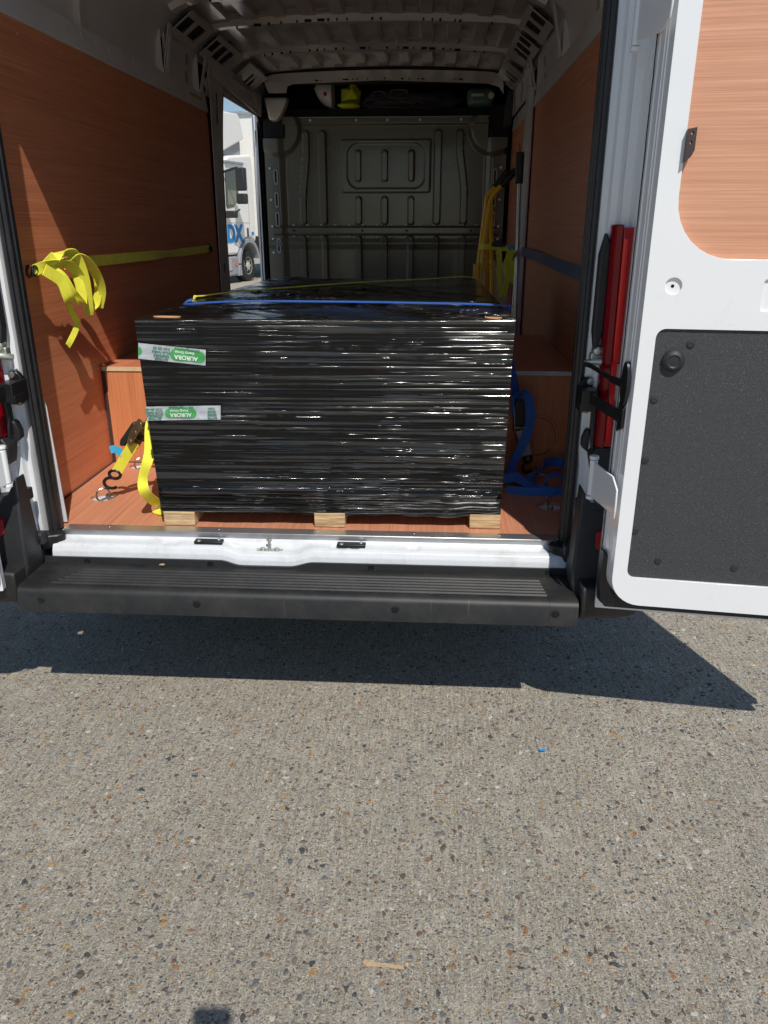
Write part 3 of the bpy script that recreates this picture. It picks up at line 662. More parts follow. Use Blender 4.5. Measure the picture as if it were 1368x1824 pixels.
    mb = MB(); mb.lathe((sx*.838, -.05, 1.058), (0, -1, 0), [(0, .010), (.005, .009), (.006, 0)], 12); mb.lathe((sx*.83, -.05, .976), (0, -1, 0), [(0, .008), (.004, .007), (.005, 0)], 12); V(mb, 'bracket_bolt', 'zinc', parent=ck, loose=1)
    for o_ in set(COL.objects)-before:
        if o_.type == 'MESH' and not (sx > 0 and o_.name.startswith('bumper_corner')): o_.data.transform(Matrix.Translation((offx, 0, 0)))

# the rubber weatherstrip round the rear opening: one strip with a grooved profile
def sealpath():
    p = [(-.812, z) for z in np.linspace(.55, 2.15, 14)]
    p += [(-.812+.13*(1-math.cos(t)), 2.15+.16*math.sin(t)) for t in np.linspace(.2, math.pi/2, 6)]
    return p+[(-x, z) for x, z in p[::-1]]
sp = [Vector((x-.018 if x < 0 else x-.016, 0, z)) for x, z in sealpath()]; rings = []
for i, p in enumerate(sp):
    t = (sp[min(i+1, len(sp)-1)]-sp[max(i-1, 0)]).normalized(); inw = Vector((-t.z, 0, t.x)); inw = -inw if inw.dot(Vector((0, 0, 1.3))-p) < 0 else inw
    pr2 = [(-.012, .03), (-.012, -.026), (-.004, -.034), (.003, -.032), (.004, -.024), (.008, -.022), (.012, -.018), (.013, -.006), (.009, -.003), (.009, .004), (.013, .007), (.013, .024), (.008, .034)]
    rings.append([p+inw*a+Vector((0, b, 0)) for a, b in pr2])
mb = MB(); mb.rings(rings); V(mb, 'door_seal', 'rubber', smooth=40)

# sill: pressed white sheet with a dip for the striker
def fsill(u, v):
    x = -.815+1.63*u
    prof_ = [(.03, F-.006), (-.012, F-.010), (-.020, F-.020), (-.055, F-.024), (-.066, F-.030), (-.074, F-.046), (-.076, F-.060), (-.077, F-.075)]
    t = v*(len(prof_)-1); i = min(len(prof_)-2, int(t)); q = t-i
    y = prof_[i][0]*(1-q)+prof_[i+1][0]*q; z = prof_[i][1]*(1-q)+prof_[i+1][1]*q
    dip = float(sstep(-.275, -.205, x)*(1-sstep(-.055, .02, x))); dd = dip*float(sstep(-.012, -.035, y))
    z -= .014*dd; y -= .007*dd*float(sstep(-.05, -.07, y))
    for c, h in ((.10, .03), (.145, .018), (.33, .022), (-.44, .03)): z -= .003*float((1-sstep(h*.6, h, abs(x-c)))*sstep(-.02, -.03, y)*(1-sstep(-.05, -.06, y)))
    return XYZ(x, y, z)
mb = MB(); mb.grid(fsill, 300, 40); sl = V(mb, 'rear_sill', 'sill_paint', smooth=60)
for x in (-.318, .135):
    mb = MB(); mb.box(x-.045, x+.045, -.052, -.024, F-.021, F-.012); pl = V(mb, 'buffer_plate', 'rubber', bevel=.002)
    mb = MB()
    for q in (-.03, .03): mb.lathe((x+q, -.038+q*.25, F-.012), (0, 0, 1), [(0, .007), (.002, .006), (.002, 0)], 12)
    V(mb, 'plate_screw', 'zinc', parent=pl, loose=1)
mb = MB(); mb.plate(rrect(-.165, -.081, -.056, -.034, .010), [], lambda u, v, d: XYZ(u, v, F-.036-d), .005)
for q in (-.145, -.10): mb.lathe((q, -.045, F-.036), (0, 0, 1), [(0, .009), (.005, .008), (.006, 0)], 14)
mb.tube([(-.123, -.046, F-.036), (-.123, -.046, F-.004)], .005, 10); mb.box(-.131, -.115, -.050, -.042, F-.006, F+.000); V(mb, 'door_striker', 'zinc', bevel=.001)
# black step back band with screws
def dipf(x): return float(sstep(-.275, -.205, x)*(1-sstep(-.055, .02, x)))
mb = MB(); mb.rings([[XYZ(x, -.086-.008*dipf(x), .462), XYZ(x, -.086-.008*dipf(x), .489-.013*dipf(x)), XYZ(x, -.079-.006*dipf(x), .489-.013*dipf(x)), XYZ(x, -.078, .462)] for x in np.linspace(-.865, .815, 120)])
bd = V(mb, 'step_back_band', 'black_plastic')
mb = MB()
for x in (-.70, -.305, .20, .745): mb.lathe((x, -.086, .478), (0, -1, 0), [(0, .010), (.003, .009), (.003, .005), (.001, .004), (.001, 0)], 16)
V(mb, 'band_screw', 'black_metal', parent=bd, loose=1)
# step
pf = [(-.06, .470), (-.086, .470), (-.118, .471)]
for k in range(6):
    y = -.122-.019*k; pf += [(y, .471), (y-.002, .465), (y-.007, .465), (y-.0095, .4745), (y-.0150, .4745), (y-.0180, .470)]
pf += [(-.240, .4715), (-.258, .468), (-.268, .461), (-.272, .452), (-.280, .398), (-.262, .394), (-.06, .40)]
pl_ = [(-.06, .470), (-.240, .4715), (-.258, .468), (-.268, .461), (-.272, .452), (-.280, .398), (-.262, .394), (-.06, .40)]
mb = MB(); mb.extrude(pf, -.715, .715, lambda u, v, t: XYZ(t+( (u+.18)*.6 if t < 0 else -(u+.18)*.1), u, v))
mb.extrude(pl_, -.864, -.7155, lambda u, v, t: XYZ(t+((u+.18)*.6 if t > -.8 else -(u+.06)*.13), u, v)); mb.extrude(pl_, .7155, .806, lambda u, v, t: XYZ(t-((u+.18)*.1 if t < .75 else 0), u, v))
stp = V(mb, 'rear_step', 'bumper_plastic', smooth=40)
for x in (-.765, -.297, .284, .741):
    mb = MB(); zc = .434; yc = -.2765
    mb.lathe((x, yc+.002, zc), (0, -1, -.1), [(0, .013), (.0030, .0125), (.0030, .010), (.0012, .009), (.0012, 0)], 20); hh = V(mb, 'sensor_hole_ring', 'black_plastic', parent=stp)
    mb = MB(); mb.lathe((x, yc+.0005, zc), (0, -1, -.1), [(0, .0085), (.0032, .0085), (.0032, 0)], 16); V(mb, 'sensor_hole', 'hole_black', parent=stp)

# ------------------------------------------------ rear doors
def make_door(sx):
    th_ = R(6.6); U = Vector((math.cos(th_)*sx, -math.sin(th_), 0)); N = Vector((-math.sin(th_)*sx, -math.cos(th_), 0)); O = Vector((sx*.851+(-.02 if sx < 0 else 0), -.275, 0))
    P = lambda u, z, t: O+U*(u+.0225*max(0, min(1, (t*1.17-.018)/.08)))+N*t*1.17+Vector((0, 0, z))
    # outer skin and hem
    mb = MB(); mb.plate(rrect(-.004, .752, .468, 2.40, [.10, .10, .004, .02], 4), [], lambda u, v, d: P(u, v, d-.004), .018); dr = V(mb, 'rear_door', 'white_paint', bevel=.004)
    sub = lambda mb, nm, mt_, **k: (mb.build_each if k.pop('loose', 0) else mb.build)(nm, mt_, dr, **k)
    # inner pan: side walls and face with openings for ply and board
    plyh = rrect(.048, .70, 1.402, 2.30, [.08, .06, .13, .08], 8); brd = rrect(.036, .71, .605, 1.247, [.02, .022, .022, .02], 6)
    outer = rrect(.0, .735, .525, 2.37, [.10, .10, .075, .03], 8)
    dim = ell(.061, 1.343, .019, n=24); sqh = rrect(.255, .31, 1.29, 1.36, .006, 3)
    mb = MB(); mb.plate(outer, [plyh, brd, dim, sqh], lambda u, v, d: P(u, v, .085-d), .070); sub(mb, 'inner_frame', 'white_paint', bevel=.0035, seg=3)
    mb = MB(); mb.plate(ell(.061, 1.343, .0195, n=24), [], lambda u, v, d: P(u, v, .0795-d), .004); mb.plate(rrect(.25, .315, 1.285, 1.365, .004), [], lambda u, v, d: P(u, v, .080-d), .004)
    mb.plate(rrect(.04, .72, 1.25, 1.40, .01), [], lambda u, v, d: P(u, v, .070-d), .004) ; sub(mb, 'pressed_dimple', 'white_paint', smooth=0, loose=1)
    mb = MB()
    for u, v in ((.061, 1.343), (.276, 1.322), (.29, 1.29)): mb.plate(ell(u, v, .0038, n=14), [], lambda a, b, d: P(a, b, .0802-d), .0006)
    sub(mb, 'drilled_hole', 'hole_black', smooth=0, loose=1)
    mb = MB(); mb.plate(rrect(.03, .72, 1.385, 2.33, .02), [], lambda u, v, d: P(u, v, .073-d), .009); sub(mb, 'ply_lining', 'ply_door_sunlit', smooth=0)
    mb = MB(); mb.plate(rrect(.037, .709, .606, 1.246, .021, 6), [], lambda u, v, d: P(u, v, .080-d), .006); sub(mb, 'trim_board', 'trim_board', smooth=0)
    mb = MB()
    for u, v in ((.118, 1.212), (.052, 1.078), (.048, .925), (.045, .735), (.112, .655), (.30, .650), (.33, 1.212), (.55, .65), (.55, 1.212), (.66, .9)):
        mb.lathe(P(u, v, .080), N, [(0, .0095), (.002, .009), (.0035, .0045), (.003, .002), (.002, 0)], 18)
    sub(mb, 'trim_stud', 'black_plastic', loose=1)
    mb = MB(); mb.lathe(P(.083, 1.173, .080), N, [(0, .026), (.006, .026), (.013, .021), (.015, .0155), (.0125, .0125), (.013, 0)], 32); sub(mb, 'grommet', 'black_plastic')
    mb = MB(); mb.plate([(.047, 1.666), (.066, 1.670), (.066, 1.625), (.060, 1.612), (.047, 1.60)], [ell(.057, 1.658, .003, n=10), ell(.056, 1.640, .003, n=10)], lambda u, v, d: P(u, v, .098-d), .014); sub(mb, 'magnet_block', 'brown_plastic', bevel=.0015)
    for t0, w3 in ((.022, .006), (.040, .012), (.060, .004)):
        mb = MB(); mb.rings([[P(-.0022, z, t0), P(-.0022, z, t0+w3), P(.004, z, t0+w3), P(.004, z, t0)] for z in (.66, 2.3)]); sub(mb, 'edge_fold', 'white_paint', bevel=.0015)
    mb = MB(); mb.tube([P(-.003+random.uniform(-.0006, .0006), z, .0175) for z in np.arange(.52, 2.3, .03)], .0013, 5); sub(mb, 'hem_sealant', 'rubber')
    # hem rubber below and the drip wedge
    mb = MB(); mb.plate(rrect(.010, .745, .486, .60, [.01, .01, .004, .05]), [], lambda u, v, d: P(u, v, .036-d), .020); sub(mb, 'lower_weatherstrip', 'rubber', bevel=.004)
    mb = MB(); mb.plate([(-.006, .502), (.028, .495), (.034, .52), (.016, .555), (.006, .60), (.002, .645), (-.010, .66), (-.012, .56)], [], lambda u, v, d: P(u, v, .050-d), .030); sub(mb, 'rubber_wedge', 'rubber', bevel=.006)
    # hinges
    for zc in (.825, 1.905):
        mb = MB(); bx = O+Vector((-sx*.030, .065, 0)); mb.cyl((bx.x, bx.y, zc-.05), (bx.x, bx.y, zc+.05), .011, n=16); mb.cyl((bx.x, bx.y, zc-.062), (bx.x, bx.y, zc-.052), .013, n=16); mb.cyl((bx.x, bx.y, zc+.052), (bx.x, bx.y, zc+.062), .013, n=16)
        lf = [(-.050, -.052), (-.050, .047), (-.012, .045), (.03, .02), (.035, -.028), (.026, -.060), (.0, -.052)] if zc < 1 else [(-.050, .06), (-.050, -.044), (-.012, -.048), (.025, -.03), (.037, -.005), (.037, .06)]
        q0 = Vector((bx.x, bx.y, 0))
        def leaf(u, v, d, zc=zc):
            if u < -.02: p = q0+(P(-.0095, 0, .05)-q0)*((u+.050)/.03)
            else: p = P(-.0095, 0, .05+(u+.02)*.72)
            return Vector((p.x, p.y, zc+v))+Vector((-sx, -.2, 0)).normalized()*d
        mb.plate(lf, [], leaf, .005); hg = sub(mb, 'hinge', 'white_paint', bevel=.002)
    # door check strap: bracket to door edge
    a = Vector((sx*.826+(-.026 if sx < 0 else -.014), -.10, 1.016)); b = P(-.004, 1.022, .050)
    mid = (a+b)/2+Vector((-sx*.006, 0, .004))
    mb = MB(); mb.ribbon([a+Vector((0, .0, .010)), mid+Vector((0, 0, .004)), b], (0, 0, 1), .030, .0035, 6); mb.plate([(-.012, -.038), (-.012, .038), (.012, .024), (.012, -.024)], [], lambda u, v, d: P(-.004-d, 1.022+v, .050+u), .006); sub(mb, 'check_strap', 'black_metal', bevel=.001)
    # hold-open rod on its oval base
    if sx < 0: return dr
    b = P(-.003, 1.108, .055); mb = MB(); mb.plate(ell(0, 0, .016, .056, 24), [], lambda u, v, d: P(-.0035-d, 1.108+v, .055+u), .008)
    mb.tube(catmull([b+Vector((-sx*.004, .004, -.002)), Vector((sx*.838, -.255, 1.103)), Vector((sx*.826, -.17, 1.106)), Vector((sx*.812, -.105, 1.110)), Vector((sx*.797, -.080, 1.112))], 5), .007, 8, rs=[.010]*6+[.0065]*15); sub(mb, 'hold_open_rod', 'black_metal')
    return dr
make_door(1); make_door(-1)
rebase(van, (0, 2.7, 0))

# ---------------------------------------------------------------- wrapped load on its pallet
load = empty('wrapped_pallet', label='big pallet load wrapped in glossy black stretch film with green and silver tape', cat='pallet load')
TL = dict(FL=(-.512, .045), FR=(.617, .080), BL=(-.454, 1.79), BR=(.600, 1.85)); BT = dict(FL=(-.494, .048), FR=(.606, .083), BL=(-.440, 1.78), BR=(.592, 1.84))
ZB, ZT = .597, 1.212
def lerp(a, b, t): return a*(1-t)+b*t
nfx, nfz = 260, 300
u_ = np.linspace(0, 1, nfx+1); v_ = np.linspace(0, 1, nfz+1); UU, VV = np.meshgrid(u_, v_)
D = np.zeros_like(UU)
for k in range(95):       # long taut pleats, each running part of the width
    zc = rng.uniform(0.02, .98); ln = rng.uniform(.12, .8); uc = rng.beta(1.6, 1.2); sl_ = rng.normal(0, .02); wz = rng.uniform(.0016, .0036); am = rng.uniform(.0003, .0010)
    D += am*np.exp(-((VV-zc-sl_*(UU-uc)-.004*np.sin(UU*rng.uniform(4, 14)+rng.uniform(0, 6)))/wz)**2)*np.exp(-((UU-uc)/ln)**4)
D += .007*np.exp(-((VV-.115-.01*np.sin(UU*5))/.028)**2)*(.5+.5*np.sin(UU*7+1)**2)+.004*np.exp(-((VV-.19)/.02)**2)*np.exp(-((UU-.45)/.3)**2)+.002*np.sin(VV*15+UU*2)*.5
for k in range(70):        # short crinkles near the right edge and the foot
    zc = rng.uniform(0, .35); uc = rng.uniform(.6, 1.0); D += rng.uniform(.0003, .0012)*np.exp(-((VV-zc-.3*rng.normal(0, .05)*(UU-uc))/.004)**2)*np.exp(-((UU-uc)/rng.uniform(.02, .09))**2)
D *= np.minimum(1, np.minimum(UU, 1-UU)*60)*.9
mb = MB()
def ffront(i, j):
    u, v = u_[i], v_[j]; x = lerp(lerp(BT['FL'][0], BT['FR'][0], u), lerp(TL['FL'][0], TL['FR'][0], u), v); y = lerp(lerp(BT['FL'][1], BT['FR'][1], u), lerp(TL['FL'][1], TL['FR'][1], u), v)
    zb = ZB+.003*math.sin(u*21)+.002*math.sin(u*57)-.008*u; return (x, y-float(D[j, i]), lerp(zb, ZT, v))
w_ = nfx+1; mb.add([ffront(i, j) for j in range(nfz+1) for i in range(nfx+1)], [(j*w_+i, j*w_+i+1, (j+1)*w_+i+1, (j+1)*w_+i) for j in range(nfz) for i in range(nfx)])
def wall(a, b, n1, n2, seed):
    r_ = np.random.RandomState(seed); ks = [(r_.uniform(0, 1), r_.uniform(.004, .010), r_.uniform(.001, .003)) for _ in range(40)]
    def f(u, v):
        ub = (lerp(BT[a][0], BT[b][0], u), lerp(BT[a][1], BT[b][1], u)); ut = (lerp(TL[a][0], TL[b][0], u), lerp(TL[a][1], TL[b][1], u))
        d_ = sum(am*math.exp(-((v-c)/w2)**2) for c, w2, am in ks)*min(1, 30*min(u, 1-u)); nx_ = -1 if a.endswith('L') and b.endswith('L') else 1
        q = (lerp(ub[0], ut[0], v), lerp(ub[1], ut[1], v)); off = (nx_*d_, 0) if a[1] == b[1] else (0, d_)
        return XYZ(q[0]+off[0], q[1]+off[1], lerp(ZB, ZT, v))
    mb.grid(f, n1, n2)
wall('FL', 'BL', 30, 60, 1); wall('FR', 'BR', 30, 60, 2); wall('BL', 'BR', 20, 20, 3)
mb.build('film_sides', 'stretch_film', load, smooth=70)
mb = MB(); r_ = np.random.RandomState(11)
fold = [(r_.uniform(-.2, 1.2), r_.uniform(.006, .014), r_.uniform(.0015, .0065), r_.choice([.75, .8, .7, -.35]), r_.uniform(.05, .8), r_.uniform(.15, .4)) for _ in range(60)]
def ftop(u, v):
    x = lerp(lerp(TL['FL'][0], TL['FR'][0], u), lerp(TL['BL'][0], TL['BR'][0], u), v); y = lerp(lerp(TL['FL'][1], TL['FR'][1], u), lerp(TL['BL'][1], TL['BR'][1], u), v)
    d_ = 0
    for c, w2, am, k, uc, l in fold: d_ += am*math.exp(-((v*1.3+k*u*1.1-c-.2)/w2)**2)*math.exp(-((u-uc)/l)**2)
    d_ *= min(1, 25*min(u, 1-u, v*1.5, (1-v)*1.5)); d_ += .012*math.exp(-((u-.13)/.06)**2-((v-.99)/.02)**2)
    return XYZ(x, y, ZT+d_)
mb.grid(ftop, 150, 240); mb.build('film_top', 'stretch_film_top', load, smooth=70)
mb = MB(); mb.box(-.43, .58, .10, 1.78, .602, 1.20); mb.build('cartons', 'cardboard', load, smooth=0)
for cx, cy, rx in ((-.425, .078, .040), (.555, .108, .024)):       # torn film showing the carton corner
    pts = [(cx+rx*math.cos(t)*(1+.15*math.sin(3*t)), cy+.020*math.sin(t)*(1+.2*math.cos(2*t+1))) for t in [2*math.pi*k/18 for k in range(18)]]
    mb = MB(); mb.plate(pts, [], lambda u, v, d: XYZ(u, v, ZT+.0032-d), .002); mb.build('torn_patch', 'cardboard', load, smooth=0)
feet = [(-.487, -.385), (.005, .105), (.508, .606)]
for (a, b) in feet:
    yo = .045+(a+.49)*.032
    for yy in (0, .82, 1.62):
        mb = MB(); mb.box(a, b, yo+yy, yo+yy+.13, F+.0015, ZB+.002); mb.build('pallet_block', 'pallet_wood', load, bevel=.0015)
mb = MB(); mb.box(-.48, .60, .10, 1.80, ZB+.001, ZB+.006); mb.build('pallet_deck', 'pallet_wood', load, smooth=0)
# printed tape: strip, green lozenge, rotated lettering
def tape(x0, z0, x1, z1, hgt_, loz, cut):
    A = Vector((x0, 0, z0)); B = Vector((x1, 0, z1)); L = (B-A).length; ux = (B-A).normalized(); uz = Vector((-ux.z, 0, ux.x))
    yf = lambda x, z: lerp(.047, .0815, (x+.50)/1.11)-.0065
    def P(u, v, d): q = A+ux*u+uz*v; return XYZ(q.x, yf(q.x, q.z)+.0+d-.0006*math.sin(u*90)-.0005*math.sin(v*200+u*31), q.z)
    mb = MB(); mb.grid(lambda a, b: P(a*(L+cut*(b if cut > 0 else 0)), (b-.5)*hgt_, 0), 60, 10); mb.grid(lambda a, b: P(-.001, (b-.5)*hgt_, a*.06), 4, 4); tp = mb.build('packing_tape', 'tape_silver', load, smooth=60)
    for (c, l, h) in loz:
        pts = rrect(max(.0, c-l/2), min(L-.001, c+l/2), -h/2, h/2, [h*.48 if c+l/2 < L else .001, h*.48 if c-l/2 > 0 else .001]*1+[h*.48 if c-l/2 > 0 else .001, h*.48 if c+l/2 < L else .001], 8)
        mb = MB(); mb.plate(pts, [], lambda u, v, d: P(u, v, -.0012-d), .0003); lz = mb.build('printed_lozenge', 'tape_green', tp, smooth=0)
    def put(body, size, mat, u, v, bold=0):
        q = P(u, v, -.0028); M = Matrix.Translation(q) @ Matrix.Rotation(math.atan2(-ux.z, ux.x), 4, 'Y') @ Matrix.Rotation(R(90), 4, 'X') @ Matrix.Rotation(R(180), 4, 'Z')
        text(body, size, mat, 'tape_lettering', M, tp, bold=bold)
    return put, L, P
put, L, P = tape(-.508, 1.118, -.306, 1.098, .047, ((.150, .105, .034), (.0, .022, .026)), 0)
put('AURORA', .0175, 'ink_white', .145, -.006, .0004); put('Energy Group', .0105, 'ink_white', .140, .0085, .0002)
for k in range(4): put(('01246 584 603', 'SOLAR PANELS', 'RENEWABLE', 'BATTERIES')[k], .0085, 'ink_green', .070, .015-.0105*k, .0002)
put('www.energygroup.co.uk', .0078, 'ink_green', .148, .0195, .0002)
put, L, P = tape(-.505, .925, -.275, .930, .044, ((.108, .098, .030),), .004)
put('AURORA', .0165, 'ink_white', .108, -.005, .0004); put('Energy Group', .010, 'ink_white', .104, .0075, .0002)
for k in range(4):
    put(('01246 584 603', 'SOLAR PANELS', 'RENEWABLE', 'BATTERIES')[k], .0085, 'ink_green', .026, .014-.0098*k, .0002); put(('01246', 'SOLAR', 'RENEW', 'BATTER')[k], .0085, 'ink_green', .205, .014-.0098*k, .0002)
put('www.energygroup.co.uk', .0078, 'ink_green', .112, .0185, .0002)
rebase(load, (.055, .95, F))

# ---------------------------------------------------------------- straps
def hook(mb, p, down, side, r=.0045, s=1.0):       # S hook: eye on the strap, open hook below
    p = Vector(p); d_ = Vector(down).normalized(); w3 = Vector(side).normalized()
    pts = []
    for t in np.linspace(235, -75, 12): pts.append(p+d_*.014*s+(w3*math.cos(R(t))*.014-d_*math.sin(R(t))*.014)*s)
    c = p+d_*.046*s
    for t in np.linspace(100, 330, 12): pts.append(c+(w3*math.cos(R(t))*.018-d_*math.sin(R(t))*.018)*s)
    mb.tube(catmull(pts, 2), r*s, 8)
def ratchet(root, p, d_, side, mat='brass_zinc', s=1.0):
    p = Vector(p); d_ = Vector(d_).normalized(); w3 = Vector(side).normalized(); n_ = d_.cross(w3)
    M = Matrix((w3, d_, n_)).transposed().to_4x4(); M.translation = p
    mb = MB()
    for q in (-.021, .018):
        mb.plate([(-.05, -.012), (.035, -.012), (.055, .0), (.05, .018), (.0, .024), (-.05, .012)], [], lambda u, v, d, q=q: M @ Vector((q*s+d, u*s, v*s)), .003)
    for yy in (-.038, 0, .038): mb.cyl(M @ Vector((-.022*s, yy*s, .002)), M @ Vector((.022*s, yy*s, .002)), .008*s, n=12)
    mb.build('ratchet_frame', mat, root, bevel=.0008)
    mb = MB(); mb.plate([(-.075, .020), (.020, .020), (.026, .034), (-.070, .042), (-.085, .032)], [], lambda u, v, d: M @ Vector((-.018*s+d, u*s, v*s)), .036*s); mb.build('ratchet_handle', 'black_plastic', root, bevel=.005)

# 1 yellow strap along the left wall with its bundled tail
s1 = empty('yellow_wall_strap', label='yellow webbing strap strung along the left ply wall, its tail bundled in hanging loops', cat='strap')
mb = MB(); mb.ribbon([(-.915, .50, 1.345), (-.905, .9, 1.342), (-.90, 1.3, 1.340), (-.905, 1.6, 1.338), (-.905, 2.0, 1.338), (-.92, 2.38, 1.338)], [(0, 0, 1), (0, 0, 1), (-.1, 0, 1), (.5, .1, .6), (0, 0, 1), (0, .1, 1)], .040); mb.build('webbing', 'web_yellow', s1)
bun = [([(-.89, .22, 1.336), (-.865, .30, 1.352), (-.85, .40, 1.345), (-.845, .47, 1.29), (-.85, .52, 1.21), (-.855, .53, 1.192)], .034),
       ([(-.88, .27, 1.342), (-.85, .35, 1.385), (-.84, .43, 1.375), (-.835, .47, 1.30), (-.84, .485, 1.20), (-.845, .49, 1.17)], .036),
       ([(-.88, .30, 1.340), (-.85, .33, 1.31), (-.835, .36, 1.25), (-.835, .42, 1.225), (-.84, .44, 1.27), (-.86, .45, 1.33)], .040),
       ([(-.87, .34, 1.345), (-.84, .44, 1.372), (-.83, .54, 1.33), (-.835, .605, 1.25), (-.85, .60, 1.185)], .030),
       ([(-.87, .26, 1.338), (-.845, .31, 1.30), (-.835, .33, 1.24), (-.84, .40, 1.218)], .038),
       ([(-.86, .37, 1.225), (-.855, .38, 1.19), (-.855, .41, 1.155), (-.86, .40, 1.13), (-.862, .355, 1.10), (-.865, .335, 1.085)], .020),
       ([(-.86, .55, 1.19), (-.85, .585, 1.215), (-.845, .60, 1.28), (-.85, .55, 1.34), (-.87, .46, 1.36)], .030)]
for i, (pts, wd_) in enumerate(bun):
    a = .25*i-.6; mb = MB(); mb.ribbon(pts, [(.35+.2*math.sin(a+j*.7), .85, .35*math.cos(a+j*.9)) for j in range(len(pts))], wd_); mb.build('tail_loop', 'web_yellow', s1)
mb = MB(); hook(mb, (-.885, .24, 1.335), (0, -1, .06), (0, .3, 1), .005); mb.tube([Vector((-.925, .165, 1.335))+Vector((0, .012*math.cos(t), .014*math.sin(t))) for t in [2*math.pi*k/14 for k in range(14)]], .003, 6, closed=True); mb.build('hook', 'black_metal', s1)
mb = MB(); mb.lathe((-.932, 2.415, 1.337), (1, 0, 0), [(0, .028), (.006, .026), (.012, .014), (.02, .012), (.02, 0)], 18); mb.tube([(-.915, 2.36, 1.338), (-.905, 2.39, 1.33), (-.91, 2.41, 1.32), (-.92, 2.40, 1.35)], .005, 8); mb.build('far_hook', 'black_metal', s1)
rebase(s1, (-.9, 1.3, 1.3))

# 2 yellow ratchet strap from the front-left floor ring up round the load
s2 = empty('yellow_ratchet_strap', label='yellow ratchet strap hooked to the front left floor ring beside the wrapped load', cat='strap')
mb = MB(); rp = Vector((-.625, .272, .800)); e0 = Vector((-.728, .283, .655)); dr_ = (rp-e0).normalized()
mb.ribbon([e0, (e0+rp)/2, rp-dr_*.04], (.82, .10, -.55), .036); mb.build('webbing', 'web_yellow', s2)
mb = MB(); mb.ribbon([rp+dr_*.02, (-.56, .33, .90), (-.525, .46, 1.04), (-.518, .66, 1.20), (-.48, .72, 1.222), (-.25, 1.06, 1.224), (.05, 1.40, 1.224), (.35, 1.67, 1.222), (.57, 1.78, 1.222), (.62, 1.80, 1.15), (.63, 1.8, .8)], [(.4, .9, 0), (0, 1, 0), (0, 1, 0), (0, 1, 0), (.6, -.8, .0), (.6, -.8, 0), (.6, -.8, 0), (.6, -.8, 0), (.3, -1, 0), (0, 1, 0), (0, 1, 0)], .012, sub=8); mb.build('webbing_over_load', 'web_yellow', s2)
mb = MB(); mb.ribbon([rp+dr_*.03+Vector((.03, 0, .02)), (-.575, .24, .82), (-.556, .16, .76), (-.565, .11, .70), (-.56, .09, .655), (-.55, .14, .60), (-.535, .19, .565), (-.555, .17, .558), (-.52, .14, .556)], [(.3, .9, 0), (1, .2, 0), (.8, .5, .1), (.4, .9, 0), (.8, .3, .2), (.7, .7, 0), (1, .2, .1), (.7, .6, .3), (1, .4, 0)], .034); mb.build('loose_tail', 'web_yellow', s2)
mb = MB(); hook(mb, e0+Vector((0, 0, .004)), Vector((-.778, .31, .575))-e0, (.95, .0, -.3), .0042, 1.4); mb.build('hook', 'black_metal', s2)
ratchet(s2, rp, dr_, (.4, .85, -.2))
mb = MB(); q = e0+dr_*.085; mb.ribbon([q+Vector((-.018, 0, .0)), q+Vector((-.045, .005, .014)), q+Vector((-.06, .0, .012))], (0, .3, 1), .026, .0006); mb.build('maker_tag', 'tag_blue', s2)
rebase(s2, (-.80, .31, F))
# 3 second black hook on the left ring
s3 = empty('black_hook_strap', label='black twin hook on the rear-left floor ring in front of the left arch box', cat='hook')
mb = MB(); hook(mb, (-.735, .66, .665), (-.06, 0, -1), (.8, -.5, .1), .0052, 1.1)
c = Vector((-.725, .60, .66))
mb.tube(catmull([c+Vector(p) for p in ((-.05, 0, -.01), (-.04, 0, .018), (-.01, 0, .022), (.01, 0, 0), (.03, 0, -.016), (.055, 0, -.005), (.05, 0, .025), (.03, 0, .045))], 3), .006, 8); mb.build('hooks', 'black_metal', s3)
mb = MB(); mb.ribbon([(-.71, .61, .68), (-.66, .60, .74), (-.53, .62, .90), (-.52, .64, 1.1)], (.2, 1, 0), .025); mb.build('webbing', 'web_dark_blue', s3)
rebase(s3, (-.78, .68, F))

# 4 blue strap across the top of the load and down to the right
s4 = empty('blue_ratchet_strap', label='blue ratchet strap over the black load and down to the right floor rings', cat='strap')
mb = MB(); mb.ribbon([(-.495, .49, 1.212), (-.30, .475, 1.223), (0, .465, 1.225), (.3, .45, 1.224), (.61, .437, 1.218), (.632, .45, 1.19), (.665, .58, 1.0), (.688, .62, .90), (.70, .62, .825)], [(0, 1, 0), (0, 1, .0), (0, 1, 0), (0, 1, 0), (0, 1, 0), (.1, 1, 0), (.5, .7, 0), (.9, .3, 0), (1, 0, 0)], .030, sub=8); mb.build('webbing', 'web_blue', s4)
mb = MB(); mb.ribbon([(-.495, .49, 1.214), (-.485, .50, 1.222), (-.47, .485, 1.223)], (0, 1, .2), .022); mb.build('strap_knot', 'web_blue', s4)
ratchet(s4, (.706, .61, .79), (.08, 0, -1), (1, .1, 0), 'steel', .95)
mb = MB(); mb.ribbon([(.715, .60, .745), (.735, .60, .69), (.748, .61, .645)], (1, .1, 0), .034); mb.build('pale_sleeve', 'web_pale', s4)
mb = MB(); hook(mb, (.752, .615, .645), (.02, .03, -1), (1, .3, 0), .0055, 1.1); mb.build('hook', 'black_metal', s4)
mb = MB(); mb.ribbon([(.70, .60, .80), (.69, .60, .86), (.705, .59, .895), (.735, .58, .87), (.745, .57, .80), (.735, .57, .73), (.705, .56, .66), (.685, .56, .61), (.695, .55, .585), (.73, .50, .572), (.79, .44, .566)],
    [(1, 0, 0), (1, 0, 0), (.6, .6, 0), (1, 0, 0), (1, 0, 0), (1, 0, 0), (1, .2, 0), (.9, .4, 0), (.8, .5, .1), (.4, .8, .2), (.2, .9, .3)], .034); mb.build('loose_tail', 'web_blue', s4)
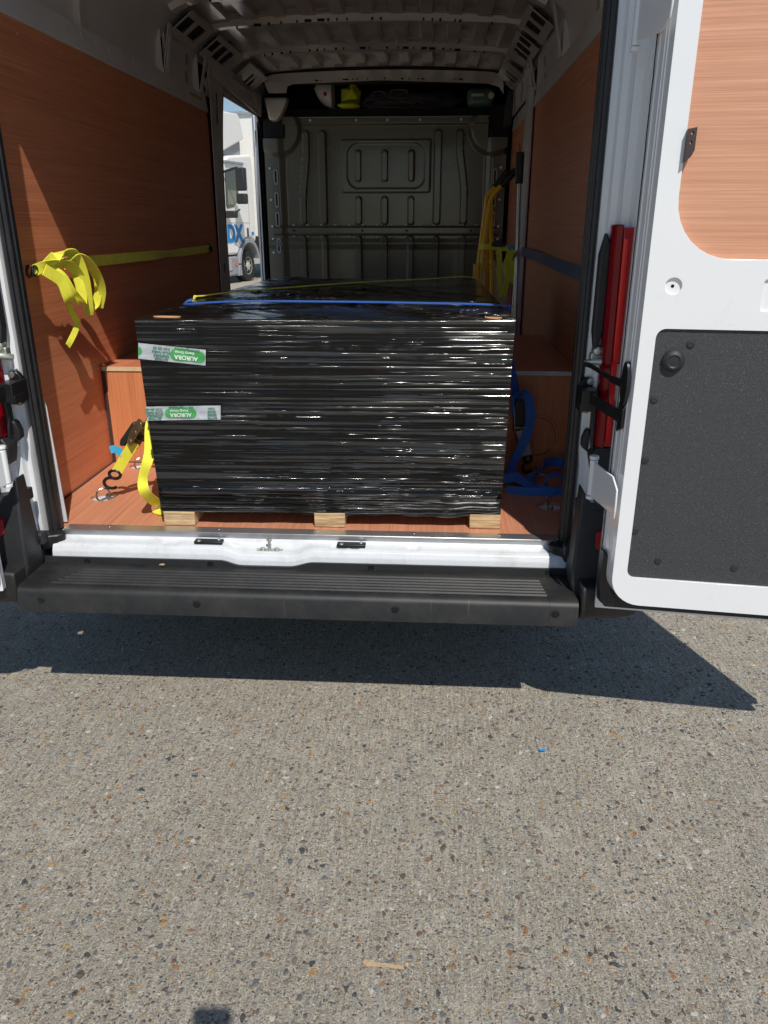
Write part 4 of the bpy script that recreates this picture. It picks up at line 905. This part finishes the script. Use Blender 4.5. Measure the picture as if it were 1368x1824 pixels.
for pts, wds in (([(.655, .50, .582), (.70, .50, .590), (.745, .46, .570), (.80, .43, .563), (.86, .43, .562)], [(0, .5, 1), (0, .6, .8), (.1, .9, .3), (0, .3, 1), (0, .3, 1)]),
                 ([(.74, .50, .575), (.78, .56, .583), (.82, .63, .605), (.87, .66, .606), (.91, .64, .600)], [(.3, .8, .3), (.5, .7, .3), (.5, .6, .6), (.1, .3, 1), (0, .3, 1)]),
                 ([(.66, .44, .560), (.74, .42, .560), (.83, .42, .560)], [(0, .4, 1)]*3),
                 ([(.80, .44, .565), (.812, .47, .60), (.845, .48, .612), (.865, .45, .592), (.862, .43, .566)], [(.3, .5, .7), (.2, .9, .2), (.1, .9, .1), (.1, .9, .2), (.1, .7, .6)])):
    mb = MB(); mb.ribbon(pts, wds, .036); mb.build('floor_loop', 'web_blue', s4)
rebase(s4, (.78, .5, F))

# 5 dark blue strap along the right wall, its pale end, and a blue bundle at the pillar
s5 = empty('blue_wall_strap', label='dull blue strap stretched along the right ply wall from the post to the rear pillar', cat='strap')
mb = MB(); mb.ribbon([(.90, 2.60, 1.318), (.912, 2.1, 1.314), (.92, 1.4, 1.306), (.925, .62, 1.300)], [(0, 0, 1), (0, .0, 1), (.5, 0, .7), (0, 0, 1)], .050); mb.build('webbing', 'web_dark_blue', s5)
mb = MB(); mb.ribbon([(.905, 2.62, 1.318), (.88, 2.66, 1.31), (.845, 2.60, 1.275)], [(0, 0, 1), (.1, 0, 1), (.3, 0, .8)], .032); mb.build('pale_sleeve', 'web_pale', s5)
mb = MB(); mb.lathe((.928, .60, 1.30), (-1, 0, 0), [(0, .012), (.008, .010), (.012, .004), (.012, 0)], 12); hook(mb, (.90, 2.72, 1.318), (0, 1, 0), (0, 0, 1), .006); mb.build('hook', 'steel', s5)
mb = MB(); mb.ribbon([(.91, .55, 1.285), (.895, .50, 1.27), (.90, .46, 1.24), (.91, .50, 1.215)], [(0, 1, .2)]*4, .05); mb.build('end_bundle', 'web_blue', s5)
rebase(s5, (.91, 1.6, 1.30))

# 6 sack truck, strapped upright at the right
tr = empty('sack_truck', label='yellow tubular sack truck with black handgrips standing by the right wall', cat='sack truck')
yt = 3.05
mb = MB()
A = [(.862, yt, 1.765), (.80, yt, 1.70), (.745, yt, 1.64), (.725, yt-.01, 1.56), (.70, yt-.05, 1.33), (.675, yt-.09, 1.05), (.645, yt-.13, .62)]
B = [(.825, yt+.16, 1.765), (.775, yt+.16, 1.70), (.722, yt+.16, 1.64), (.712, yt+.15, 1.56), (.69, yt+.14, 1.33), (.665, yt+.12, 1.05), (.635, yt+.10, .62)]
for Q in (A, B): mb.tube(catmull([Vector(p) for p in Q[1:]], 6), .0155, 12)
mb.build('frame_tube', 'yellow_paint', tr)
mb = MB()
for Q in ([(.735, yt+.0, 1.60), (.755, yt+.02, 1.30), (.775, yt+.03, 1.0), (.785, yt+.03, .65)], [(.722, yt+.14, 1.50), (.738, yt+.13, 1.2), (.75, yt+.12, .65)]): mb.tube([Vector(p) for p in Q], .013, 10)
mb.build('back_stay', 'yellow_paint', tr)
for z in (1.45, 1.2, .9): mb = MB(); mb.cyl((.713-(1.4-z)*.07, yt-.05, z), (.70-(1.4-z)*.07, yt+.14, z), .011, n=10); mb.build('cross_bar', 'yellow_paint', tr)
mb = MB(); mb.box(.635, .672, yt-.13, yt-.05, 1.05, 1.23); mb.build('side_plate', 'yellow_paint', tr, bevel=.004)
for Q in (A, B):
    p, q = Vector(Q[0]), Vector(Q[1]); mb = MB(); e = (p-q).normalized(); mb.cyl(q-e*.01, p+e*.03, .021, n=14); mb.build('handgrip', 'rubber', tr, bevel=.004)
for z in (yt-.13, yt+.20):
    mb = MB(); mb.lathe((.70, z, F+.105), (0, 1, 0), [(0, .04), (0, .085), (.012, .104), (.038, .104), (.05, .085), (.05, .04)], 24); wh = mb.build('wheel', 'tyre', tr)
mb = MB(); mb.box(.46, .66, yt-.10, yt+.16, F+.003, F+.010); mb.box(.645, .66, yt-.10, yt+.16, F+.003, F+.14); mb.build('toe_plate', 'yellow_paint', tr, bevel=.002)
rebase(tr, (.70, yt, F))
# 7 yellow strap round the sack truck
s7 = empty('yellow_truck_strap', label='yellow ratchet strap tied round the sack truck, its tail hanging in loops', cat='strap')
mb = MB(); mb.ribbon([(.672, yt-.06, 1.335), (.70, yt-.10, 1.335), (.78, yt-.09, 1.330), (.855, yt-.11, 1.325)], (0, 0, 1), .036); mb.build('webbing', 'web_yellow', s7)
for pts in ([(.79, yt-.13, 1.33), (.795, yt-.14, 1.25), (.80, yt-.14, 1.15), (.815, yt-.14, 1.05), (.83, yt-.14, 1.04), (.845, yt-.14, 1.10), (.865, yt-.14, 1.22), (.88, yt-.14, 1.30), (.90, yt-.15, 1.31)],
            [(.86, yt-.16, 1.31), (.845, yt-.16, 1.27), (.835, yt-.16, 1.22), (.855, yt-.17, 1.15), (.885, yt-.17, 1.14), (.90, yt-.17, 1.20), (.895, yt-.17, 1.30), (.87, yt-.16, 1.325)],
            [(.87, yt-.18, 1.32), (.90, yt-.19, 1.30), (.905, yt-.19, 1.22), (.895, yt-.19, 1.18)], [(.85, yt-.17, 1.30), (.87, yt-.18, 1.25), (.885, yt-.18, 1.16), (.895, yt-.18, 1.12)]):
    mb = MB(); mb.ribbon(pts, [(1, .25*math.sin(j), .25) for j in range(len(pts))], .034); mb.build('tail_loop', 'web_yellow', s7)
mb = MB(); mb.ribbon([(.84, yt-.18, 1.335), (.87, yt-.185, 1.335), (.89, yt-.185, 1.33)], (0, 0, 1), .022); mb.build('maker_tag', 'tag_blue', s7)
ratchet(s7, (.80, yt-.10, 1.35), (1, 0, 0), (0, 0, 1), 'black_metal', .7)
rebase(s7, (.8, yt-.1, 1.3))
# 8 pole with black cap
po = empty('roller_pole', label='thin steel pole with a thick black foam grip leaning at the right post', cat='pole')
mb = MB(); mb.cyl((.893, 2.60, F+.004), (.878, 2.76, 1.70), .011, n=12); mb.build('pole_tube', 'steel', po)
mb = MB(); mb.cyl((.882, 2.775, F+.004), (.893, 2.80, 1.66), .008, n=10); mb.build('second_tube', 'steel', po)
mb = MB(); mb.cyl((.878, 2.762, 1.695), (.874, 2.78, 1.865), .026, n=18); mb.build('foam_grip', 'black_plastic', po, bevel=.004)
mb = MB(); mb.tube([(.874, 2.78, 1.865), (.872, 2.78, 1.89), (.868, 2.78, 1.91)], .003, 6); mb.build('wire_end', 'black_metal', po)
rebase(po, (.893, 2.60, F))
# 9 jerrycan
jc = empty('jerrycan', label='translucent white plastic jerrycan on the floor behind the sack truck', cat='jerrycan')
mb = MB(); mb.box(.69, .905, 3.24, 3.46, F+.002, 1.195); mb.build('can_body', 'jerry_white', jc, bevel=.035, seg=4)
mb = MB(); mb.cyl((.86, 3.31, 1.19), (.86, 3.31, 1.22), .022, n=16); mb.build('cap', 'helmet_white', jc); mb = MB(); mb.tube([(.73, 3.36, 1.19), (.73, 3.36, 1.225), (.80, 3.36, 1.225), (.80, 3.36, 1.19)], .012, 8); mb.build('handle', 'jerry_white', jc)
rebase(jc, (.77, 3.38, F))

# ---------------------------------------------------------------- things on the cab shelf (z 2.2)
ZS = 2.264; Y0 = 4.16
hh = empty('hard_hat', label='white hard hat with a red mark lying on its side on the cab shelf', cat='hard hat')
mb = MB(); cen = Vector((-.40, Y0, ZS+.105))
def fh_(u, v):
    a = 2*math.pi*u; b = math.pi/2*v; r_ = .115*math.cos(b); h = .135*math.sin(b)*(1+.05*math.cos(2*a))
    return cen+Vector((-h*.92+.0, r_*math.cos(a), r_*math.sin(a)*.9+h*.25))
mb.grid(fh_, 32, 12); mb.build('shell', 'helmet_white', hh, smooth=70)
mb = MB(); mb.rings([[cen+Vector((x_+.0, r_*math.cos(t), r_*math.sin(t)*.9)) for t in [2*math.pi*k/32 for k in range(32)]] for x_, r_ in ((0, .112), (.004, .125), (.01, .125), (.012, .108))], caps=False); mb.add([cen+Vector(p) for p in ((.0, -.10, -.10), (.09, -.06, -.103), (.10, .05, -.103), (.0, .1, -.10))], [(0, 1, 2, 3)]); mb.build('brim', 'helmet_white', hh, smooth=60)
mb = MB(); mb.tube([cen+Vector((-.09+.135*0, -.02-.09*1, .0)), cen+Vector((-.02, -.108, -.03))], .0, 4) if False else mb.lathe(cen+Vector((-.035, -.108, -.01)), (0, -1, 0), [(0, .016), (.004, .012), (.006, 0)], 12); mb.build('red_badge', 'red_mark', hh)
rebase(hh, (-.42, Y0, ZS))
hv = empty('hi_vis_vest', label='crumpled fluorescent yellow hi-vis bundle on the cab shelf beside the hard hat', cat='hi-vis vest')
def lump(c, sx_, sy_, sz_, seed, n=40, amp=.18, cub=1.0):
    r_ = np.random.RandomState(seed); ks = [(r_.uniform(-5, 5, 3), r_.uniform(0, 6.28), r_.uniform(.3, 1)) for _ in range(9)]
    def f(u, v):
        a = 2*math.pi*u; b = math.pi*(v-.5); d_ = np.array([math.cos(b)*math.cos(a), math.cos(b)*math.sin(a), math.sin(b)])
        q = 1+amp*sum(w2*math.sin(float(k@d_)+ph) for k, ph, w2 in ks)/3
        return Vector((c[0]+sx_*d_[0]*q, c[1]+sy_*d_[1]*q, max(ZS+.001, c[2]+sz_*d_[2]*q)))
    return f
mb = MB(); mb.add([Vector(p)+Vector((0, 0, .055)) for p in ((-.325, 4.10, 2.34), (-.27, 4.12, 2.36), (-.235, 4.08, 2.395), (-.175, 4.10, 2.32), (-.20, 4.06, 2.27), (-.30, 4.05, 2.26), (-.33, 4.14, 2.25), (-.19, 4.15, 2.25), (-.25, 4.22, 2.30), (-.235, 4.03, 2.325))],
    [(0, 1, 9), (1, 2, 9), (2, 3, 9), (3, 4, 9), (4, 5, 9), (5, 0, 9), (0, 6, 8), (0, 8, 1), (1, 8, 2), (2, 8, 3), (3, 8, 7), (3, 7, 4), (4, 7, 6), (4, 6, 5), (5, 6, 0), (6, 7, 8)]); mb.build('folded_top', 'hivis', hv, smooth=0, bevel=.004)
mb = MB(); mb.grid(lump((-.26, 4.10, ZS+.02), .085, .07, .026, 3), 30, 14); mb.build('folded_base', 'hivis', hv, smooth=60)
rebase(hv, (-.26, 4.10, ZS))
bl = empty('dark_blanket', label='heap of dark grey folded blankets along the cab shelf', cat='blanket')
mb = MB(); mb.grid(lump((.07, 4.25, ZS+.055), .32, .14, .075, 5, amp=.25), 70, 30); mb.grid(lump((.32, 4.28, ZS+.05), .25, .12, .07, 8, amp=.25), 60, 24); mb.build('heap', 'blanket', bl, smooth=50)
for i, (x, z, rx, rz) in enumerate(((.02, 2.235, .05, .020), (.11, 2.232, .10, .022), (.24, 2.232, .045, .022), (-.08, 2.24, .07, .028), (-.04, 2.285, .06, .035), (.10, 2.30, .08, .03))):
    pts = [(x+rx*math.cos(t)*(1+.2*math.sin(2*t+i)), z+rz*math.sin(t)) for t in [2*math.pi*k/22 for k in range(20)]]
    mb = MB(); mb.ribbon([(p[0], 4.13+.01*math.sin(i), max(ZS+.004, p[1]+.055)) for p in pts], (0, 1, 0), .10, .004, 2); mb.build('fold', 'blanket', bl)
rebase(bl, (.15, 4.2, ZS))
bt = empty('water_bottle', label='green tinted plastic bottle lying at the right end of the cab shelf', cat='bottle')
mb = MB(); mb.box(.60, .80, 4.10, 4.22, ZS+.002, ZS+.135); mb.build('bottle_body', 'bottle_green', bt, bevel=.04, seg=4)
mb = MB(); mb.lathe((.775, 4.10, ZS+.08), (0, -1, 0), [(0, .022), (.018, .022), (.020, .018), (.020, 0)], 18); mb.build('cap', 'helmet_white', bt)
mb = MB(); mb.box(.63, .72, 4.092, 4.099, ZS+.075, ZS+.095); mb.build('label_band', 'helmet_white', bt, bevel=.003)
rebase(bt, (.70, 4.16, ZS))
# ---------------------------------------------------------------- lorry beyond the side door
PL = Vector((-4.497, 18.983, 0)); LA = R(-104.7+180); LD = Vector((math.cos(LA), math.sin(LA), 0)); LN = Vector((LD.y, -LD.x, 0))
Q = lambda s_, z, o=0: PL+LD*s_+LN*o+Vector((0, 0, z))
lo = empty('box_lorry', label='white box lorry with wind deflector parked beyond the open side door', cat='lorry')
LV = lambda mb, nm, mt_, **k: (mb.build_each if k.pop('loose', 0) else mb.build)(nm, mt_, k.pop('parent', lo), **k)
def lex(mb, poly, o0, o1): mb.rings([[Q(s_, z, o0) for s_, z in poly], [Q(s_, z, o1) for s_, z in poly]])
mb = MB(); lex(mb, [(.62, 1.12), (6.6, 1.12), (6.6, 4.10), (.62, 4.10)], .10, -2.30); LV(mb, 'box_body', 'lorry_white', bevel=.02)
mb = MB(); lex(mb, [(.56, 1.10), (.66, 1.10), (.66, 4.14), (.56, 4.14)], .115, .03); lex(mb, [(.56, 4.06), (6.6, 4.06), (6.6, 4.15), (.56, 4.15)], .115, .06); lex(mb, [(.56, 4.06), (.66, 4.06), (.66, 4.15), (.56, 4.15)], .03, -2.3); LV(mb, 'box_corner_rail', 'aluminium', bevel=.03)
mb = MB()
for z in np.arange(1.3, 4.0, .27): mb.lathe(Q(.69, z, .101), LN, [(0, .012), (.006, .008), (.006, 0)], 8)
LV(mb, 'box_rivet', 'lorry_grey', loose=1)
cab = [(-1.30, .70), (-1.34, 1.5), (-1.10, 2.55), (-.98, 2.92), (-.70, 3.02), (.45, 3.12), (.52, 3.0), (.52, 1.10), (.50, .98), (.22, 1.10), (-.10, 1.08), (-.42, .85), (-.55, .70)]
mb = MB(); lex(mb, cab, 0, -2.05); LV(mb, 'cab', 'lorry_white', bevel=.06, seg=3)
mb = MB(); lex(mb, [(-1.30, 3.06), (-1.26, 3.90), (-1.15, 3.98), (-.02, 4.02), (.08, 3.95), (.24, 3.52), (.22, 3.46), (-.95, 3.08)], -.06, -1.99); LV(mb, 'wind_deflector', 'lorry_white', bevel=.05, seg=3)
mb = MB(); lex(mb, [(-.95, 3.03), (.10, 3.44), (.20, 3.40), (.20, 3.05)], -.16, -1.89); LV(mb, 'deflector_skirt', 'lorry_grey', bevel=.01)
mb = MB(); lex(mb, [(-1.02, 1.86), (-.98, 2.60), (-.90, 2.70), (-.36, 2.72), (-.34, 1.98), (-.50, 1.94), (-.62, 1.84), (-.98, 1.80)], .012, -.02); wn = LV(mb, 'side_window', 'glass_dark', bevel=.01)
mb = MB(); lex(mb, [(-.92, 1.90), (-.90, 2.24), (-.50, 2.22), (-.48, 1.99), (-.60, 1.90)], .015, .010); LV(mb, 'window_reflection', 'painted_reflection', parent=wn)  # pale sheet on the dark pane, a reflection painted in by colour
mb = MB(); lex(mb, [(-1.0, 2.84), (-.05, 2.84), (-.05, 2.90), (-1.0, 2.90)], .05, 0); LV(mb, 'rain_gutter', 'lorry_grey', bevel=.01)
mb = MB(); lex(mb, [(.0, 1.12), (.06, 1.12), (.06, 1.34), (.0, 1.34)], .03, 0); LV(mb, 'door_handle', 'black_plastic', bevel=.01)
mb = MB(); lex(mb, [(.16, 1.12), (.17, 1.12), (.17, 2.9), (.16, 2.9)], .004, 0); lex(mb, [(-1.25, 1.46), (.16, 1.46), (.16, 1.47), (-1.25, 1.47)], .004, 0); LV(mb, 'door_seam', 'lorry_grey', smooth=0)
mb = MB(); mb.tube([Q(-1.12, 2.62, .02), Q(-1.08, 2.70, .30), Q(-1.05, 2.72, .40)], .03, 8); mb.tube([Q(-1.12, 1.72, .02), Q(-1.08, 1.70, .28), Q(-1.05, 1.78, .40)], .02, 8); ar = LV(mb, 'mirror_arm', 'black_plastic')
for (za, zb, hw) in ((2.20, 2.72, .12), (1.90, 2.14, .13)):
    mb = MB(); mb.box(-.10, .06, -hw, hw, 0, zb-za, Matrix.Translation(Q(-1.0, za, .46)) @ Matrix.Rotation(LA, 4, 'Z')); LV(mb, 'mirror', 'black_plastic', bevel=.035, seg=3)
mb = MB(); mb.box(-.08, .08, -.16, .12, 0, .17, Matrix.Translation(Q(-1.05, 1.58, .14)) @ Matrix.Rotation(LA, 4, 'Z')); LV(mb, 'kerb_mirror', 'black_plastic', bevel=.03)
M = Matrix.Translation(Q(-.66, 1.19, .008)) @ Matrix((LD, Vector((0, 0, 1)), LN)).transposed().to_4x4()
tx = text('DX', .56, 'lorry_blue', 'door_lettering', M, lo, ext=.003, bold=.028)
M = Matrix.Translation(Q(.32, 1.20, .008)) @ Matrix((LD, Vector((0, 0, 1)), LN)).transposed().to_4x4(); text('DX', .10, 'lorry_blue', 'small_lettering', M, lo, ext=.002, bold=.006)
mb = MB(); lex(mb, [(-1.30, .25), (-1.30, .66), (-.62, .66), (-.55, .40), (-.50, .20), (-1.25, .18)], .03, -2.08); LV(mb, 'front_bumper', 'lorry_grey', bevel=.04)
mb = MB(); lex(mb, [(-1.22, .32), (-1.22, .60), (-.98, .60), (-.98, .32)], .05, .0); LV(mb, 'headlight', 'clear_lens', bevel=.02)
mb = MB(); lex(mb, [(-.80, .44), (-.72, .44), (-.72, .56), (-.80, .56)], .05, .0); LV(mb, 'indicator', 'orange_lens', bevel=.01)
arc = [(.02+.50*math.cos(t), .42+.56*math.sin(t)) for t in np.linspace(R(15), R(175), 14)]; arc2 = [(.02+.60*math.cos(t), .42+.66*math.sin(t)) for t in np.linspace(R(175), R(15), 14)]
mb = MB(); lex(mb, arc+arc2, .05, -.30); lex(mb, [(-.56, .44), (-.48, .46), (-.44, .18), (-.66, .18)], .04, -.3); LV(mb, 'wheel_arch', 'lorry_grey', bevel=.01)
for s_ in (.02, 4.6):
    mb = MB(); mb.lathe(Q(s_, .40, -.28), LN, [(0, .2), (0, .37), (.03, .40), (.22, .40), (.25, .37), (.25, .2)], 32); wl = LV(mb, 'wheel', 'tyre')
    mb = MB(); mb.lathe(Q(s_, .40, -.06), LN, [(0, .22), (.035, .22), (.02, .19), (-.02, .13), (.04, .10), (.05, .0)], 24)
    for k in range(6): mb.lathe(Q(s_, .40, .0)+(LD*math.cos(k*1.047)+Vector((0, 0, math.sin(k*1.047))))*.135, LN, [(-.06, .018), (-.02, .018), (-.02, 0)], 8)
    LV(mb, 'wheel_rim', 'wheel_rim', parent=wl)
mb = MB(); lex(mb, [(.5, .55), (6.5, .55), (6.5, 1.09), (.5, 1.09)], -.4, -1.9); LV(mb, 'chassis', 'black_plastic')
mb = MB(); mb.box(-.01, .01, -.01, .01, 0, 2.2, Matrix.Translation(PL+Vector((.9, 3.5, 3.9)))); 
rebase(lo, tuple(PL))
pm = PL+Vector((1.2, 3.6, 0)); mb = MB(); mb.cyl(tuple(pm), (pm.x-.12, pm.y, 5.6), .045, .03, n=10); mp_ = mb.build('lamp_post', 'lorry_grey'); tag(mp_, 'thin pale post rising into the sky behind the lorry', 'post')

# ---------------------------------------------------------------- bits on the ground
mb = MB(); mb.plate([(-.009, -.004), (.008, -.006), (.010, .005), (.002, .003), (-.007, .006)], [], lambda u, v, d: XYZ(.727+u, -.328+v, .006-d+.15*abs(u)), .001); sc = mb.build('plastic_scrap', 'sky_scrap', smooth=0); tag(sc, 'tiny bright blue plastic scrap on the sunlit concrete', 'litter')
mb = MB(); mb.plate([(.0, .0), (.004, .008), (.03, .003), (.06, .001), (.088, -.003), (.09, -.009), (.05, -.006), (.045, -.010), (.04, -.005), (.008, -.006)], [], lambda u, v, d: XYZ(.252+u, -1.062+v-.0*u, .007-d), .004); sc = mb.build('wood_splinter', 'straw_wood', bevel=.0008); tag(sc, 'pale straw-coloured wood splinter lying on the concrete near the camera', 'splinter')
mb = MB(); mb.plate([(-.008, -.003), (.006, -.004), (.009, .002), (-.002, .005)], [], lambda u, v, d: XYZ(-.455+u, -.100+v, .479-d), .003); sc = mb.build('wood_chip', 'straw_wood', smooth=0); tag(sc, 'tiny pale wood chip lying on the black rear step', 'wood chip')
# the phone that takes the picture (its shadow falls on the concrete)
MP = Matrix.Translation(CAM) @ m3.to_4x4()
ph = empty('mobile_phone', label='black mobile phone held upright behind the van, its shadow on the concrete', cat='phone')
mb = MB(); mb.plate(rrect(-.058, .019, -.125, .022, .011, 5), [], lambda u, v, d: MP @ Vector((u, v, .004+d)), .008); mb.build('case', 'phone_black', ph)
mb = MB(); mb.plate(rrect(-.055, .016, -.122, .019, .009, 5), [], lambda u, v, d: MP @ Vector((u, v, .0121+d)), .0006); mb.build('screen', 'glass_dark', ph, smooth=0)
rebase(ph, tuple(MP @ Vector((-.02, -.125, .008))))
